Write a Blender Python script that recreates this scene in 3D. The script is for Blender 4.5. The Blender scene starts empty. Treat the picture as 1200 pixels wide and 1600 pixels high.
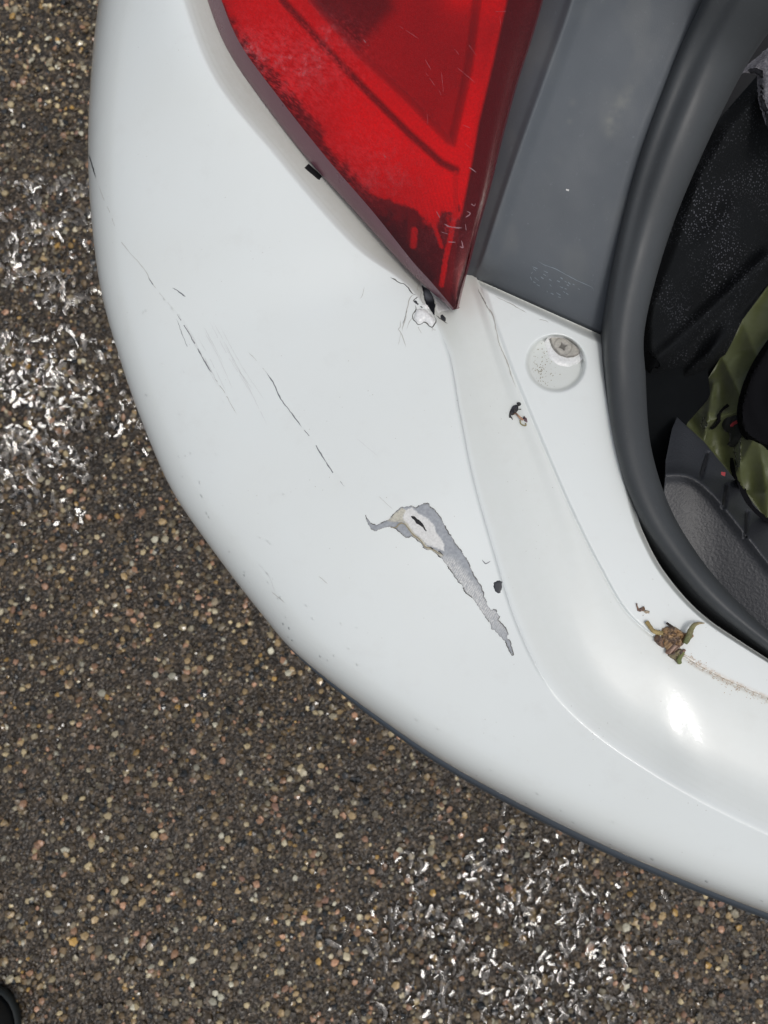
import bpy, math, random
import numpy as np
from mathutils import Vector
from mathutils.bvhtree import BVHTree
from mathutils.geometry import delaunay_2d_cdt

random.seed(7)
rng = np.random.default_rng(7)
sc = bpy.context.scene
COL = sc.collection
R = math.radians

# ------------------------------------------------------------------ camera
CAM_H = 1.10                      # metres above the wet ground
PITCH = R(10)
FPX = 1155.0                      # focal length in photo pixels (1200 x 1600)
cam_d = bpy.data.cameras.new('camera')
cam = bpy.data.objects.new('camera', cam_d)
COL.objects.link(cam)
cam.location = (0, 0, CAM_H)
cam.rotation_euler = (PITCH, 0, 0)
cam_d.sensor_fit = 'VERTICAL'
cam_d.sensor_height = 36.0
cam_d.sensor_width = 27.0
cam_d.lens = FPX / 1600 * 36.0
cam_d.clip_start = 0.01
cam_d.clip_end = 200
cam_d.dof.use_dof = True
cam_d.dof.focus_distance = 0.44
cam_d.dof.aperture_fstop = 13.0
sc.camera = cam

# ------------------------------------------------------------------ sky and sun
SUN_DIR = Vector((0.15, -0.33, 1.0)).normalized()      # towards the sun
world = bpy.data.worlds.new('World')
sc.world = world
world.use_nodes = True
wn = world.node_tree
bg = wn.nodes['Background']
sky = wn.nodes.new('ShaderNodeTexSky')
sky.sky_type = 'NISHITA'
sky.sun_disc = False
sky.sun_elevation = math.asin(SUN_DIR.z)
sky.sun_rotation = math.atan2(SUN_DIR.x, SUN_DIR.y)
sky.dust_density = 4.0
sky.air_density = 1.0
sky.ozone_density = 0.6
hs = wn.nodes.new('ShaderNodeHueSaturation')
hs.inputs['Saturation'].default_value = 0.40           # overcast: the sky has hardly any colour
wn.links.new(sky.outputs[0], hs.inputs['Color'])
wn.links.new(hs.outputs[0], bg.inputs['Color'])
bg.inputs['Strength'].default_value = 0.15

sun_d = bpy.data.lights.new('sun', 'SUN')
sun_d.energy = 0.70
sun_d.angle = R(10)
sun_d.color = (1.0, 0.97, 0.93)
sun = bpy.data.objects.new('sun', sun_d)
COL.objects.link(sun)
sun.rotation_euler = (-SUN_DIR).to_track_quat('-Z', 'Y').to_euler()
sun.location = SUN_DIR * 5

sc.view_settings.view_transform = 'Standard'
sc.view_settings.look = 'None'
sc.view_settings.gamma = 1.0
sc.view_settings.use_curve_mapping = False
sc.view_settings.exposure = -0.27
sc.cycles.max_bounces = 8
sc.cycles.transparent_max_bounces = 12

# ------------------------------------------------------------------ geometry helpers
CP, SP = math.cos(PITCH), math.sin(PITCH)

def ray(px, py):
    """direction (not normalised, depth 1) of the photo point px, py, seen from the place the photograph was taken"""
    px = np.asarray(px, float); py = np.asarray(py, float)
    a = (px - 600) / FPX; b = (800 - py) / FPX
    return np.stack([a + 0*b, SP + b*CP + 0*a, -CP + b*SP + 0*a], -1)

def at_z(px, py, z):
    """point at height z"""
    d = ray(px, py)
    k = (np.asarray(z, float) - CAM_H) / d[..., 2]
    p = d * k[..., None]
    p[..., 2] += CAM_H
    return p

def to_px(P):
    """world point -> photo pixel (for deciding which stones the car hides)"""
    x = P[..., 0]; y = P[..., 1]; z = P[..., 2] - CAM_H
    dep = y*SP - z*CP
    up = y*CP + z*SP
    return 600 + FPX*x/dep, 800 - FPX*up/dep

def catmull(pts, t):
    """pts (n, k), t in [0, n-1] -> (len(t), k)"""
    pts = np.asarray(pts, float); n = len(pts)
    i = np.clip(np.floor(t).astype(int), 0, n-2); f = (t - i)[:, None]
    p1 = pts[i]; p2 = pts[i+1]
    p0 = np.where((i > 0)[:, None], pts[np.maximum(i-1, 0)], 2*p1 - p2)
    p3 = np.where((i < n-2)[:, None], pts[np.minimum(i+2, n-1)], 2*p2 - p1)
    return 0.5*((2*p1) + (-p0+p2)*f + (2*p0-5*p1+4*p2-p3)*f*f + (-p0+3*p1-3*p2+p3)*f**3)

def sm(a, b, x):
    x = np.clip((np.asarray(x, float) - a) / (b - a), 0, 1)
    return x*x*(3-2*x)

def _h(ix, iy, seed):
    n = (ix.astype(np.int64)*374761393 + iy.astype(np.int64)*668265263 + seed*974634777) & 0xffffffff
    n = ((n ^ (n >> 13)) * 1274126177) & 0xffffffff
    n = n ^ (n >> 16)
    return (n & 0xffffff) / float(0xffffff)

def vnoise(x, y, seed=0):
    x = np.asarray(x, float); y = np.asarray(y, float)
    ix = np.floor(x); iy = np.floor(y); fx = x-ix; fy = y-iy
    fx = fx*fx*(3-2*fx); fy = fy*fy*(3-2*fy)
    ix = ix.astype(np.int64); iy = iy.astype(np.int64)
    a = _h(ix, iy, seed); b = _h(ix+1, iy, seed); c = _h(ix, iy+1, seed); d = _h(ix+1, iy+1, seed)
    return (a*(1-fx)+b*fx)*(1-fy) + (c*(1-fx)+d*fx)*fy

def fbm(x, y, seed=0, oct=4):
    s = 0; a = 0.5; tot = 0
    for k in range(oct):
        s = s + a*vnoise(x*2**k, y*2**k, seed+k*17); tot += a; a *= 0.5
    return s/tot

def in_poly(px, py, poly):
    px = np.asarray(px, float); py = np.asarray(py, float)
    ins = np.zeros(px.shape, bool); n = len(poly)
    for i in range(n):
        x1, y1 = poly[i]; x2, y2 = poly[(i+1) % n]
        if y1 == y2: continue
        c = ((y1 > py) != (y2 > py)) & (px < (x2-x1)*(py-y1)/(y2-y1)+x1)
        ins ^= c
    return ins

def dist_poly(px, py, poly, closed=True):
    px = np.asarray(px, float); py = np.asarray(py, float)
    best = np.full(px.shape, 1e9); n = len(poly)
    for i in range(n if closed else n-1):
        x1, y1 = poly[i]; x2, y2 = poly[(i+1) % n]
        dx, dy = x2-x1, y2-y1; L = dx*dx+dy*dy+1e-9
        u = np.clip(((px-x1)*dx+(py-y1)*dy)/L, 0, 1)
        best = np.minimum(best, np.hypot(px-x1-u*dx, py-y1-u*dy))
    return best

def sdist(px, py, poly):
    """signed distance, positive inside"""
    d = dist_poly(px, py, poly)
    return np.where(in_poly(px, py, poly), d, -d)

def link(name, me, mat, parent=None):
    o = bpy.data.objects.new(name, me)
    COL.objects.link(o)
    if mat is not None: me.materials.append(mat)
    if parent is not None: o.parent = parent
    return o

def mesh_from(name, V, F, mat=None, parent=None, smooth=True, col=None, attr=None):
    """V (n,3), F list/array of faces; col (n,3) real colour of each point; attr dict of float point attributes"""
    me = bpy.data.meshes.new(name)
    V = np.asarray(V, float)
    me.from_pydata(V.tolist() if len(V) < 2000 else V, [], F if isinstance(F, list) else F.tolist())
    if smooth:
        me.polygons.foreach_set('use_smooth', np.ones(len(me.polygons), bool))
    if col is not None:
        a = me.color_attributes.new('tint', 'FLOAT_COLOR', 'POINT')
        c = np.ones((len(V), 4), np.float32); c[:, :3] = np.asarray(col)
        a.data.foreach_set('color', c.ravel())
    for k, v in (attr or {}).items():
        a = me.attributes.new(k, 'FLOAT', 'POINT')
        a.data.foreach_set('value', np.asarray(v, np.float32).ravel())
    me.update()
    return link(name, me, mat, parent)

def grid_faces(nr, nc, keep=None):
    i, j = np.meshgrid(np.arange(nr-1), np.arange(nc-1), indexing='ij')
    a = i*nc+j
    F = np.stack([a, a+1, a+nc+1, a+nc], -1).reshape(-1, 4)
    if keep is not None: F = F[keep[:nr-1, :nc-1].reshape(-1)]
    return F

def tag(o, label=None, cat=None, group=None, kind=None):
    if label: o['label'] = label
    if cat: o['category'] = cat
    if group: o['group'] = group
    if kind: o['kind'] = kind
    return o

def empty(name, loc=(0, 0, 0)):
    o = bpy.data.objects.new(name, None)
    o.empty_display_size = 0.05
    COL.objects.link(o); o.location = loc
    return o

def srgb(r, g, b):
    f = lambda c: ((c/255)/12.92 if c/255 <= 0.04045 else ((c/255+0.055)/1.055)**2.4)
    return (f(r), f(g), f(b))

# ------------------------------------------------------------------ materials
class Mat:
    def __init__(s, name, color=(.5, .5, .5), rough=.5, **kw):
        s.m = bpy.data.materials.new(name); s.m.use_nodes = True
        s.t = s.m.node_tree; s.b = s.t.nodes['Principled BSDF']
        s.b.inputs['Base Color'].default_value = (*color, 1)
        s.b.inputs['Roughness'].default_value = rough
        for k, v in kw.items():
            s.b.inputs[k.replace('_', ' ')].default_value = v
        s.c = s.t.nodes.new('ShaderNodeTexCoord')
    def n(s, typ, **kw):
        x = s.t.nodes.new(typ)
        for k, v in kw.items():
            if k in x.inputs.keys(): x.inputs[k].default_value = v
            else: setattr(x, k, v)
        return x
    def l(s, a, b): s.t.links.new(a, b)
    def noise(s, scale, detail=4, rough=.55, coord='Object', vec=None):
        x = s.n('ShaderNodeTexNoise'); x.inputs['Scale'].default_value = scale
        x.inputs['Detail'].default_value = detail; x.inputs['Roughness'].default_value = rough
        s.l(vec or s.c.outputs[coord], x.inputs['Vector']); return x.outputs['Fac']
    def voronoi(s, scale, feature='F1', rand=1.0):
        x = s.n('ShaderNodeTexVoronoi'); x.feature = feature
        x.inputs['Scale'].default_value = scale; x.inputs['Randomness'].default_value = rand
        s.l(s.c.outputs['Object'], x.inputs['Vector']); return x
    def ramp(s, fac, stops):
        x = s.n('ShaderNodeValToRGB'); cr = x.color_ramp
        while len(cr.elements) > 1: cr.elements.remove(cr.elements[-1])
        cr.elements[0].position = stops[0][0]; cr.elements[0].color = (*stops[0][1], 1)
        for p, c in stops[1:]:
            e = cr.elements.new(p); e.color = (*c, 1)
        s.l(fac, x.inputs['Fac']); return x.outputs['Color']
    def g(s, fac, stops): return s.ramp(fac, [(p, (v, v, v)) for p, v in stops])
    def mix(s, fac, a, b, mode='MIX'):
        x = s.n('ShaderNodeMix'); x.data_type = 'RGBA'; x.blend_type = mode
        for sock, v in ((x.inputs[0], fac), (x.inputs[6], a), (x.inputs[7], b)):
            if isinstance(v, (int, float)): sock.default_value = v
            elif isinstance(v, tuple): sock.default_value = (*v, 1)
            else: s.l(v, sock)
        return x.outputs[2]
    def attr(s, name):
        x = s.n('ShaderNodeAttribute'); x.attribute_name = name; return x
    def bump(s, h, strength=.3, dist=.001, prev=None, coat=False):
        x = s.n('ShaderNodeBump'); x.inputs['Strength'].default_value = strength
        x.inputs['Distance'].default_value = dist; s.l(h, x.inputs['Height'])
        if prev is not None: s.l(prev, x.inputs['Normal'])
        s.l(x.outputs[0], s.b.inputs['Normal'])
        if coat: s.l(x.outputs[0], s.b.inputs['Coat Normal'])
        return x.outputs[0]
    def base(s, c): s.l(c, s.b.inputs['Base Color'])
    def rough(s, c): s.l(c, s.b.inputs['Roughness'])

def body_paint():
    m = Mat('white_car_paint', (.78, .80, .79), .35, Coat_Weight=1.0, Coat_Roughness=.035, Coat_IOR=1.5)
    white = (.765, .805, .79)
    n1 = m.noise(14, 5)
    c = m.mix(m.g(n1, [(.35, 0.0), (.75, .16)]), white, (.66, .66, .60))
    c = m.mix(m.g(m.noise(48, 7, .7), [(.56, 0), (.72, .13)]), c, (.60, .60, .57))
    dirt_shade = m.attr('dirt_shade')
    n2 = m.noise(160, 6, .7)
    dm = m.n('ShaderNodeMath', operation='MULTIPLY'); m.l(dirt_shade.outputs['Fac'], dm.inputs[0])
    m.l(m.g(n2, [(.25, .65), (.75, 1.0)]), dm.inputs[1])
    c = m.mix(dm.outputs[0], c, (.50, .50, .41))
    rs = m.attr('rust'); rm = m.n('ShaderNodeMath', operation='MULTIPLY'); m.l(rs.outputs['Fac'], rm.inputs[0])
    m.l(m.g(m.noise(330, 6, .75), [(.38, .15), (.62, 1.0)]), rm.inputs[1])
    c = m.mix(rm.outputs[0], c, (.44, .31, .18))
    v = m.voronoi(260); n3 = m.noise(40, 3)
    sp = m.n('ShaderNodeMath', operation='MULTIPLY')
    m.l(m.g(v.outputs['Distance'], [(.05, 1), (.09, 0)]), sp.inputs[0])
    m.l(m.g(n3, [(.55, 0), (.62, .55)]), sp.inputs[1])
    c = m.mix(sp.outputs[0], c, (.30, .27, .22))
    m.base(c)
    m.rough(m.g(m.noise(60, 4), [(.3, .30), (.8, .45)]))
    m.l(m.g(m.noise(9, 6, .65), [(.35, .02), (.7, .13)]), m.b.inputs['Coat Roughness'])
    b = m.n('ShaderNodeBump'); b.inputs['Strength'].default_value = .13; b.inputs['Distance'].default_value = .0006
    m.l(m.noise(420, 2), b.inputs['Height'])
    b2 = m.n('ShaderNodeBump'); b2.inputs['Strength'].default_value = .13; b2.inputs['Distance'].default_value = .002
    m.l(m.noise(18, 2), b2.inputs['Height']); m.l(b2.outputs[0], b.inputs['Normal'])
    m.l(b.outputs[0], m.b.inputs['Coat Normal'])
    return m.m

def tinted(name, rough=.5, bumps=((900, .3, .0005),), coat=0.0, spec=.5):
    """material whose colour is the thing's own colour stored on its points"""
    m = Mat(name, (.5, .5, .5), rough, Coat_Weight=coat)
    m.b.inputs['Specular IOR Level'].default_value = spec
    a = m.attr('tint'); n = m.noise(700, 4)
    m.base(m.mix(1.0, a.outputs['Color'], m.g(n, [(.2, .82), (.8, 1.15)]), 'MULTIPLY'))
    prev = None
    for s_, st, d_ in bumps: prev = m.bump(m.noise(s_, 3), st, d_, prev)
    return m.m

def plastic(name, col, rough=.45, grain=900, gs=.25, var=.2, spec=.5):
    m = Mat(name, col, rough); m.b.inputs['Specular IOR Level'].default_value = spec
    n = m.noise(9, 5)
    lo = tuple(c*(1-var) for c in col); hi = tuple(min(1, c*(1+var)) for c in col)
    c = m.ramp(n, [(.3, lo), (.7, hi)])
    sp = m.noise(300, 5, .8)
    c = m.mix(m.g(sp, [(.62, 0), (.74, .35)]), c, tuple(min(1, x*2.4+.02) for x in col))
    m.base(c)
    m.rough(m.g(m.noise(35, 4), [(.3, rough*.85), (.7, rough*1.2)]))
    m.bump(m.noise(grain, 2), gs, .0004)
    return m.m

M_BODY = body_paint()
M_BLACK = Mat('black_void_plastic', (.006, .006, .008), .6).m
M_TINT = tinted('tinted_matte')
M_PRIMER = tinted('scraped_primer', .55, ((1500, .5, .0004),), spec=.35)

# ------------------------------------------------------------------ the setting: wet ground
def ground_mat():
    m = Mat('wet_asphalt', (.02, .018, .015), .25)
    n = m.noise(2.2, 5); n2 = m.noise(130, 5, .7)
    c = m.ramp(n2, [(.3, (.018, .012, .007)), (.5, (.048, .034, .020)), (.72, (.12, .088, .054))])
    c = m.mix(m.g(n, [(.35, .0), (.7, .45)]), c, (.022, .019, .016))
    v = m.voronoi(240)
    gr = m.n('ShaderNodeSeparateColor'); m.l(v.outputs['Color'], gr.inputs[0])
    c2 = m.ramp(gr.outputs[0], [(0, (.006, .005, .004)), (.5, (.018, .014, .01)), (.8, (.08, .06, .04)), (1, (.22, .17, .12))])
    c = m.mix(.55, c, c2)
    m.base(c)
    m.rough(m.g(m.noise(25, 4), [(.3, .16), (.7, .38)]))
    v2 = m.voronoi(300, 'SMOOTH_F1')
    b = m.bump(v2.outputs['Distance'], .9, .004)
    m.bump(m.noise(90, 3), .6, .006, b)
    return m.m

gv = at_z(np.zeros(1), np.zeros(1), 0)
ground = mesh_from('ground', [(-30, -30, 0), (30, -30, 0), (30, 30, 0), (-30, 30, 0)], [[0, 1, 2, 3]], ground_mat(), smooth=False)
tag(ground, kind='structure', label='wet dark asphalt with exposed brown and tan aggregate')

# outline of the car in the photo, used here only to leave out stones that the car fully hides
S_PTS = [(165, -90), (143, 100), (138, 270), (155, 440), (190, 570), (228, 675), (268, 765), (325, 850), (404, 954), (467, 1025),
         (585, 1116), (717, 1204), (908, 1304), (1080, 1380), (1300, 1466)]
car_poly = S_PTS + [(1500, 1500), (1500, -300), (170, -300)]

STONE_COLS = [((.38, .27, .15), 2.4), ((.52, .42, .27), 2.0), ((.50, .44, .34), 1.2), ((.30, .17, .11), 2.0), ((.46, .26, .18), 1.2),
              ((.155, .106, .060), 8), ((.070, .050, .031), 6), ((.012, .014, .016), 4), ((.58, .55, .48), .7), ((.40, .24, .07), .6),
              ((.17, .14, .10), 5)]
def stone_shape(seed, sub=1):
    import bmesh
    bm = bmesh.new(); bmesh.ops.create_icosphere(bm, subdivisions=sub, radius=1)
    r = random.Random(seed)
    sx, sy, szz = r.uniform(.8, 1.25), r.uniform(.65, 1.05), r.uniform(.45, .75)
    for v in bm.verts:
        k = 1 + r.uniform(-.26, .26)
        v.co = Vector((v.co.x*sx*k, v.co.y*sy*k, v.co.z*szz*k))
    V = np.array([v.co[:] for v in bm.verts]); F = np.array([[v.index for v in f.verts] for f in bm.faces])
    bm.free(); return V, F
ico = [stone_shape(k, 1) for k in range(10)]
w = np.array([c[1] for c in STONE_COLS]); w /= w.sum()
scol = np.array([c[0] for c in STONE_COLS])

def scatter(n, rmin, rmax, power, seed):
    g = np.random.default_rng(seed)
    xy = np.stack([g.uniform(-.95, .85, n), g.uniform(-.78, 1.32, n)], -1)
    P = np.concatenate([xy, np.zeros((n, 1))], 1)
    px, py = to_px(P)
    sd = sdist(px, py, car_poly)
    ok = (sd < 170) & (px > -160) & (px < 1360) & (py > -160) & (py < 1760)
    xy = xy[ok]; n = len(xy)
    r = rmin + (rmax-rmin)*g.random(n)**power
    return xy, r, g

xy, rr, g = scatter(52000, .0017, .0060, 1.5, 3)
Vs, Fs, Cs = [], [], []; off = 0
for k in range(10):
    idx = np.arange(k, len(xy), 10)
    V0, F0 = ico[k]
    a = g.uniform(0, 2*math.pi, len(idx)); ca, sa = np.cos(a), np.sin(a)
    x = V0[None, :, 0]*ca[:, None] - V0[None, :, 1]*sa[:, None]
    y = V0[None, :, 0]*sa[:, None] + V0[None, :, 1]*ca[:, None]
    s_ = rr[idx][:, None]
    tx = g.normal(0, .25, len(idx))[:, None]; ty = g.normal(0, .25, len(idx))[:, None]
    z = V0[None, :, 2]*s_ + tx*x*s_ + ty*y*s_ + s_*g.uniform(-.05, .30, len(idx))[:, None]
    V = np.stack([x*s_ + xy[idx, 0:1], y*s_ + xy[idx, 1:2], z], -1)
    ci = scol[g.choice(len(scol), len(idx), p=w)] * g.uniform(.6, 1.5, (len(idx), 1))
    ci = ci * (.50+1.0*fbm(xy[idx, 0]*5+9, xy[idx, 1]*5+4, 71, 3))[:, None] * np.array([1.0, .99, .86])
    Vs.append(V.reshape(-1, 3)); Cs.append(np.repeat(ci, len(V0), 0))
    Fs.append((F0[None] + (np.arange(len(idx))*len(V0))[:, None, None] + off).reshape(-1, 3)); off += len(idx)*len(V0)
def stone_mat():
    m = Mat('wet_stone', (.3, .3, .3), .22); m.b.inputs['Coat Weight'].default_value = .6
    m.b.inputs['Coat Roughness'].default_value = .06
    a = m.attr('tint')
    oi = m.n('ShaderNodeObjectInfo')
    n = m.noise(900, 4)
    m.base(m.mix(1.0, a.outputs['Color'], m.g(n, [(.25, .45), (.75, 1.15)]), 'MULTIPLY'))
    m.bump(m.noise(700, 3), .5, .0008)
    return m.m
M_STONE = stone_mat()
gravel = mesh_from('gravel', np.concatenate(Vs), np.concatenate(Fs), M_STONE, col=np.concatenate(Cs), smooth=False)
tag(gravel, 'small wet tan, brown and grey stones set in the asphalt all over the ground', 'gravel', kind='stuff')
# larger stones, each its own part of the ground
xy2, r2, g2 = scatter(1000, .0042, .0066, 1.8, 11)
smesh = []
for k in range(16):
    V0, F0 = stone_shape(100+k, 1)
    me = bpy.data.meshes.new('stone')
    me.from_pydata(V0.tolist(), [], F0.tolist())
    c = scol[[0, 10, 6, 4, 1, 10, 7, 3][k % 8]]*(.8 if k < 8 else .55)
    at = me.color_attributes.new('tint', 'FLOAT_COLOR', 'POINT')
    at.data.foreach_set('color', np.tile([*c, 1.0], len(V0)).astype(np.float32)); me.materials.append(M_STONE)
    smesh.append(me)
for k in range(min(290, len(xy2))):
    o = bpy.data.objects.new('stone', smesh[k % 16]); COL.objects.link(o); o.parent = ground
    o.location = (xy2[k, 0], xy2[k, 1], r2[k]*.15); o.scale = (r2[k],)*3
    o.rotation_euler = (random.uniform(-.3, .3), random.uniform(-.3, .3), random.uniform(0, 6.28))

# small water bodies in two areas, shaped and tilted to glint in the sun
def water_mat():
    m = Mat('water', (1, 1, 1), .02)
    t = m.t
    tr = t.nodes.new('ShaderNodeBsdfTransparent'); tr.inputs[0].default_value = (.93, .92, .90, 1)
    gl = t.nodes.new('ShaderNodeBsdfGlossy'); gl.inputs['Roughness'].default_value = .03
    fr = t.nodes.new('ShaderNodeFresnel'); fr.inputs['IOR'].default_value = 1.55
    mx = t.nodes.new('ShaderNodeMixShader')
    m.l(fr.outputs[0], mx.inputs[0]); m.l(tr.outputs[0], mx.inputs[1]); m.l(gl.outputs[0], mx.inputs[2])
    m.l(mx.outputs[0], t.nodes['Material Output'].inputs['Surface'])
    b = m.n('ShaderNodeBump'); b.inputs['Strength'].default_value = .05; b.inputs['Distance'].default_value = .001
    m.l(m.noise(300, 2), b.inputs['Height']); m.l(b.outputs[0], gl.inputs['Normal']); m.l(b.outputs[0], fr.inputs['Normal'])
    return m.m
M_WATER = water_mat()
def blobs(n, poly_px, mean, sig, seed, big=1.0):
    """little standing bodies of water between the stones: curved capsules with a flattish top, its tilt set to catch the sun"""
    g = np.random.default_rng(seed); r_ = random.Random(seed)
    Vb, Fb = [], []; k = 0
    while k < n:
        x, y = g.uniform(-.80, .80), g.uniform(-.80, .75)
        px, py = to_px(np.array([x, y, 0.0]))
        sd = float(sdist(px, py, poly_px)); inside = sd > 0
        if sd < -130 or r_.random() > (1.0 if sd > 70 else math.exp(-((sd-70)/95)**2)): continue
        if float(vnoise(np.array(x*26), np.array(y*26), seed)) < .33: continue
        k += 1
        wd = r_.uniform(.0011, .0034)*big; L = wd*r_.choice([.35, .5, .7, 1.0, 1.4, 2.2]); a = r_.gauss(1.3, .8); bend = r_.gauss(0, 1.2)
        tx = mean[0]+r_.gauss(0, sig); ty = mean[1]+r_.gauss(0, sig)
        z0 = r_.uniform(.0030, .0052); m_ = 5
        cl = []
        for q in range(m_):
            u = q/(m_-1)-.5; aa = a+bend*u*2
            cl.append((x+math.cos(a)*L*2*u-math.sin(a)*bend*L*(u*u-.08), y+math.sin(a)*L*2*u+math.cos(a)*bend*L*(u*u-.08), aa))
        out = []
        for (cx, cy, aa) in cl: out.append((cx-math.sin(aa)*wd, cy+math.cos(aa)*wd, cx, cy))
        ex, ey, ea = cl[-1]
        for w_ in (.6, 0, -.6): out.append((ex+math.cos(ea)*wd*math.cos(w_)-math.sin(ea)*wd*math.sin(w_), ey+math.sin(ea)*wd*math.cos(w_)+math.cos(ea)*wd*math.sin(w_), ex, ey))
        for (cx, cy, aa) in cl[::-1]: out.append((cx+math.sin(aa)*wd, cy-math.cos(aa)*wd, cx, cy))
        ex, ey, ea = cl[0]
        for w_ in (-.6, 0, .6): out.append((ex-math.cos(ea)*wd*math.cos(w_)-math.sin(ea)*wd*math.sin(w_)*-1*-1, ey-math.sin(ea)*wd*math.cos(w_)+math.cos(ea)*wd*math.sin(w_), ex, ey))
        nn = len(out); i0 = len(Vb)
        irr = [1+r_.uniform(-.18, .18) for _ in range(nn)]
        for (s_, dz) in ((1.08, -.0032), (1.0, -.0008), (.90, -.0001), (.80, -.00001), (.45, .00003), (.0, .00004)):
            for t_, (ox, oy, cx, cy) in enumerate(out):
                X = cx+(ox-cx)*s_*irr[t_]; Y = cy+(oy-cy)*s_*irr[t_]
                Vb.append((X, Y, z0+dz-(X-x)*tx-(Y-y)*ty))
        for q in range(5):
            for t_ in range(nn):
                b_ = (t_+1) % nn
                Fb.append([i0+(q+1)*nn+t_, i0+(q+1)*nn+b_, i0+q*nn+b_, i0+q*nn+t_])
    return np.array(Vb), np.array(Fb)
V1, F1 = blobs(1050, [(60, 230), (120, 210), (140, 300), (100, 420), (120, 520), (170, 640), (130, 740), (-60, 780), (-60, 480), (40, 380)], (.324, -.344), .07, 5, 1.4)
V2, F2 = blobs(900, [(640, 1350), (760, 1310), (900, 1360), (960, 1440), (960, 1620), (640, 1640), (600, 1480)], (.0, .0), .07, 8, 1.25)
water = mesh_from('water', np.concatenate([V1, V2]), np.concatenate([F1, F2+len(V1)]), M_WATER)
tag(water, kind='structure')

# ------------------------------------------------------------------ the car
car = empty('car', (0.25, 0.2, 0))
tag(car, 'white car seen at its scraped and cracked rear corner, red tail light and open boot', 'car')
def part(o, parent=None):
    p = parent or car
    if o.parent is not p: o.parent = p
    if p is car: o.matrix_parent_inverse = car_inv
    return o
from mathutils import Matrix
car_inv = Matrix.Translation(-car.location)

# --- bumper: one lofted skin from below the silhouette to the boot seal
K1_PTS = [(255, -90), (322, 105), (425, 242), (545, 380), (640, 452), (697, 540), (718, 640), (738, 742), (767, 847), (807, 975),
          (858, 1075), (935, 1152), (1050, 1228), (1170, 1291), (1310, 1353)]
K2_PTS = [(420, -90), (480, 110), (600, 230), (690, 330), (722, 395), (746, 437), (772, 510), (800, 585), (847, 697), (890, 795),
          (935, 885), (982, 962), (1050, 1015), (1125, 1060), (1300, 1135)]
N_PTS = [(600, -90), (620, 60), (700, 180), (800, 300), (880, 420), (943, 525), (955, 590), (968, 660), (980, 730), (994, 797),
         (1008, 838), (1038, 893), (1092, 955), (1165, 1007), (1310, 1098)]
NT, NV, NC, NL = 760, 110, 64, 96
tt = np.linspace(0, 14, NT)
tt[np.argmin(abs(tt-5))] = 5.0
i5 = int(np.argmin(abs(tt-5)))
S_c = catmull(S_PTS, tt); K1_c = catmull(K1_PTS, tt); K2_c = catmull(K2_PTS, tt); N_c = catmull(N_PTS, tt)
zK = .680 + .020*sm(4, 0, tt)                                  # height of the ridge
zS = np.interp(tt, [0, 3, 6, 9, 11, 14], [.628, .618, .608, .600, .603, .615])
SCREW = (868.0, 568.0)

rows, dirt_shade_rows = [], []
# skirt below the silhouette, in world space: straight down and inwards
S_w = at_z(S_c[:, 0], S_c[:, 1], zS)
tan = np.gradient(S_w, axis=0); tan[:, 2] = 0; tan /= np.linalg.norm(tan, axis=1)[:, None]
inw = np.stack([-tan[:, 1], tan[:, 0], 0*tan[:, 0]], -1)
if np.dot(inw[NT//2], np.array([1, 1, 0])) < 0: inw = -inw
for dz, ii in ((-.36, .10), (-.30, .05), (-.20, .022), (-.10, .010), (-.05, .004), (-.02, .001)):
    rows.append(S_w + inw*ii + np.array([0, 0, dz])); dirt_shade_rows.append(np.full(NT, .15))
n_skirt = len(rows)
for v in 1-np.cos(np.linspace(0, math.pi/2, NV))**1.0:
    p = S_c*(1-v) + K1_c*v
    drop = .50*(1-v)**1.7 + .50*(1-(1-(1-v)**11)**(1/2.2)) if v > 0 else 1.0
    lin = .34*sm(7, 9.5, tt)
    drop2 = 1-(1-(1-v)**9)**(1/2.1) if v > 0 else 1.0
    drop = drop*(1-sm(7, 9.5, tt)) + sm(7, 9.5, tt)*(.42*(1-v)+.58*drop2)
    z = zK - (zK-zS)*drop
    vB = np.interp(tt, [0, 8, 9, 11, 14], [.0, .0, .18, .42, .50])
    z = z - .0035*sm(8.2, 10, tt)*(np.logaddexp(0, (vB-v)*16)/16)/(.4)*(1-drop)
    z = z + .0016*sm(.12, 0, 1-v)*0
    rows.append(at_z(p[:, 0], p[:, 1], z)); dirt_shade_rows.append(np.full(NT, .04*(1-v)))
# channel between the ridge and the ledge line
def soft(a, wd=34):
    k = np.hanning(2*wd+1); k /= k.sum()
    return np.convolve(np.pad(a, wd, mode='edge'), k, 'valid')
bump12 = np.exp(-((tt-12.0)/.38)**2)
dep = soft(np.interp(tt, [0, 3.5, 4.6, 5.4, 7, 10, 14], [.016, .014, .010, .0060, .0055, .0042, .0042])) + .0027*bump12
bk = soft(np.interp(tt, [0, 4.6, 5.2, 7, 10, 14], [0, 0, .0025, .0025, .0012, .0012])) + .0027*bump12
b0 = soft(np.interp(tt, [0, 9, 11, 14], [.80, .80, .22, .22]), 70); b1 = soft(np.interp(tt, [0, 9, 11, 14], [1.0, 1.0, .85, .85]), 70)
rw = soft(np.interp(tt, [0, 4, 5.5, 9, 11, 14], [.40, .40, .50, .50, .34, .34]), 50)
ww = np.linspace(0, 1, 400)
sl = (sm(0, .04, ww)[:, None]*(1-np.clip((ww[:, None]-rw*.65)/(rw*.7), 0, 1)))
sl = np.cumsum(sl, 0); sl /= sl[-1]
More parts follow.
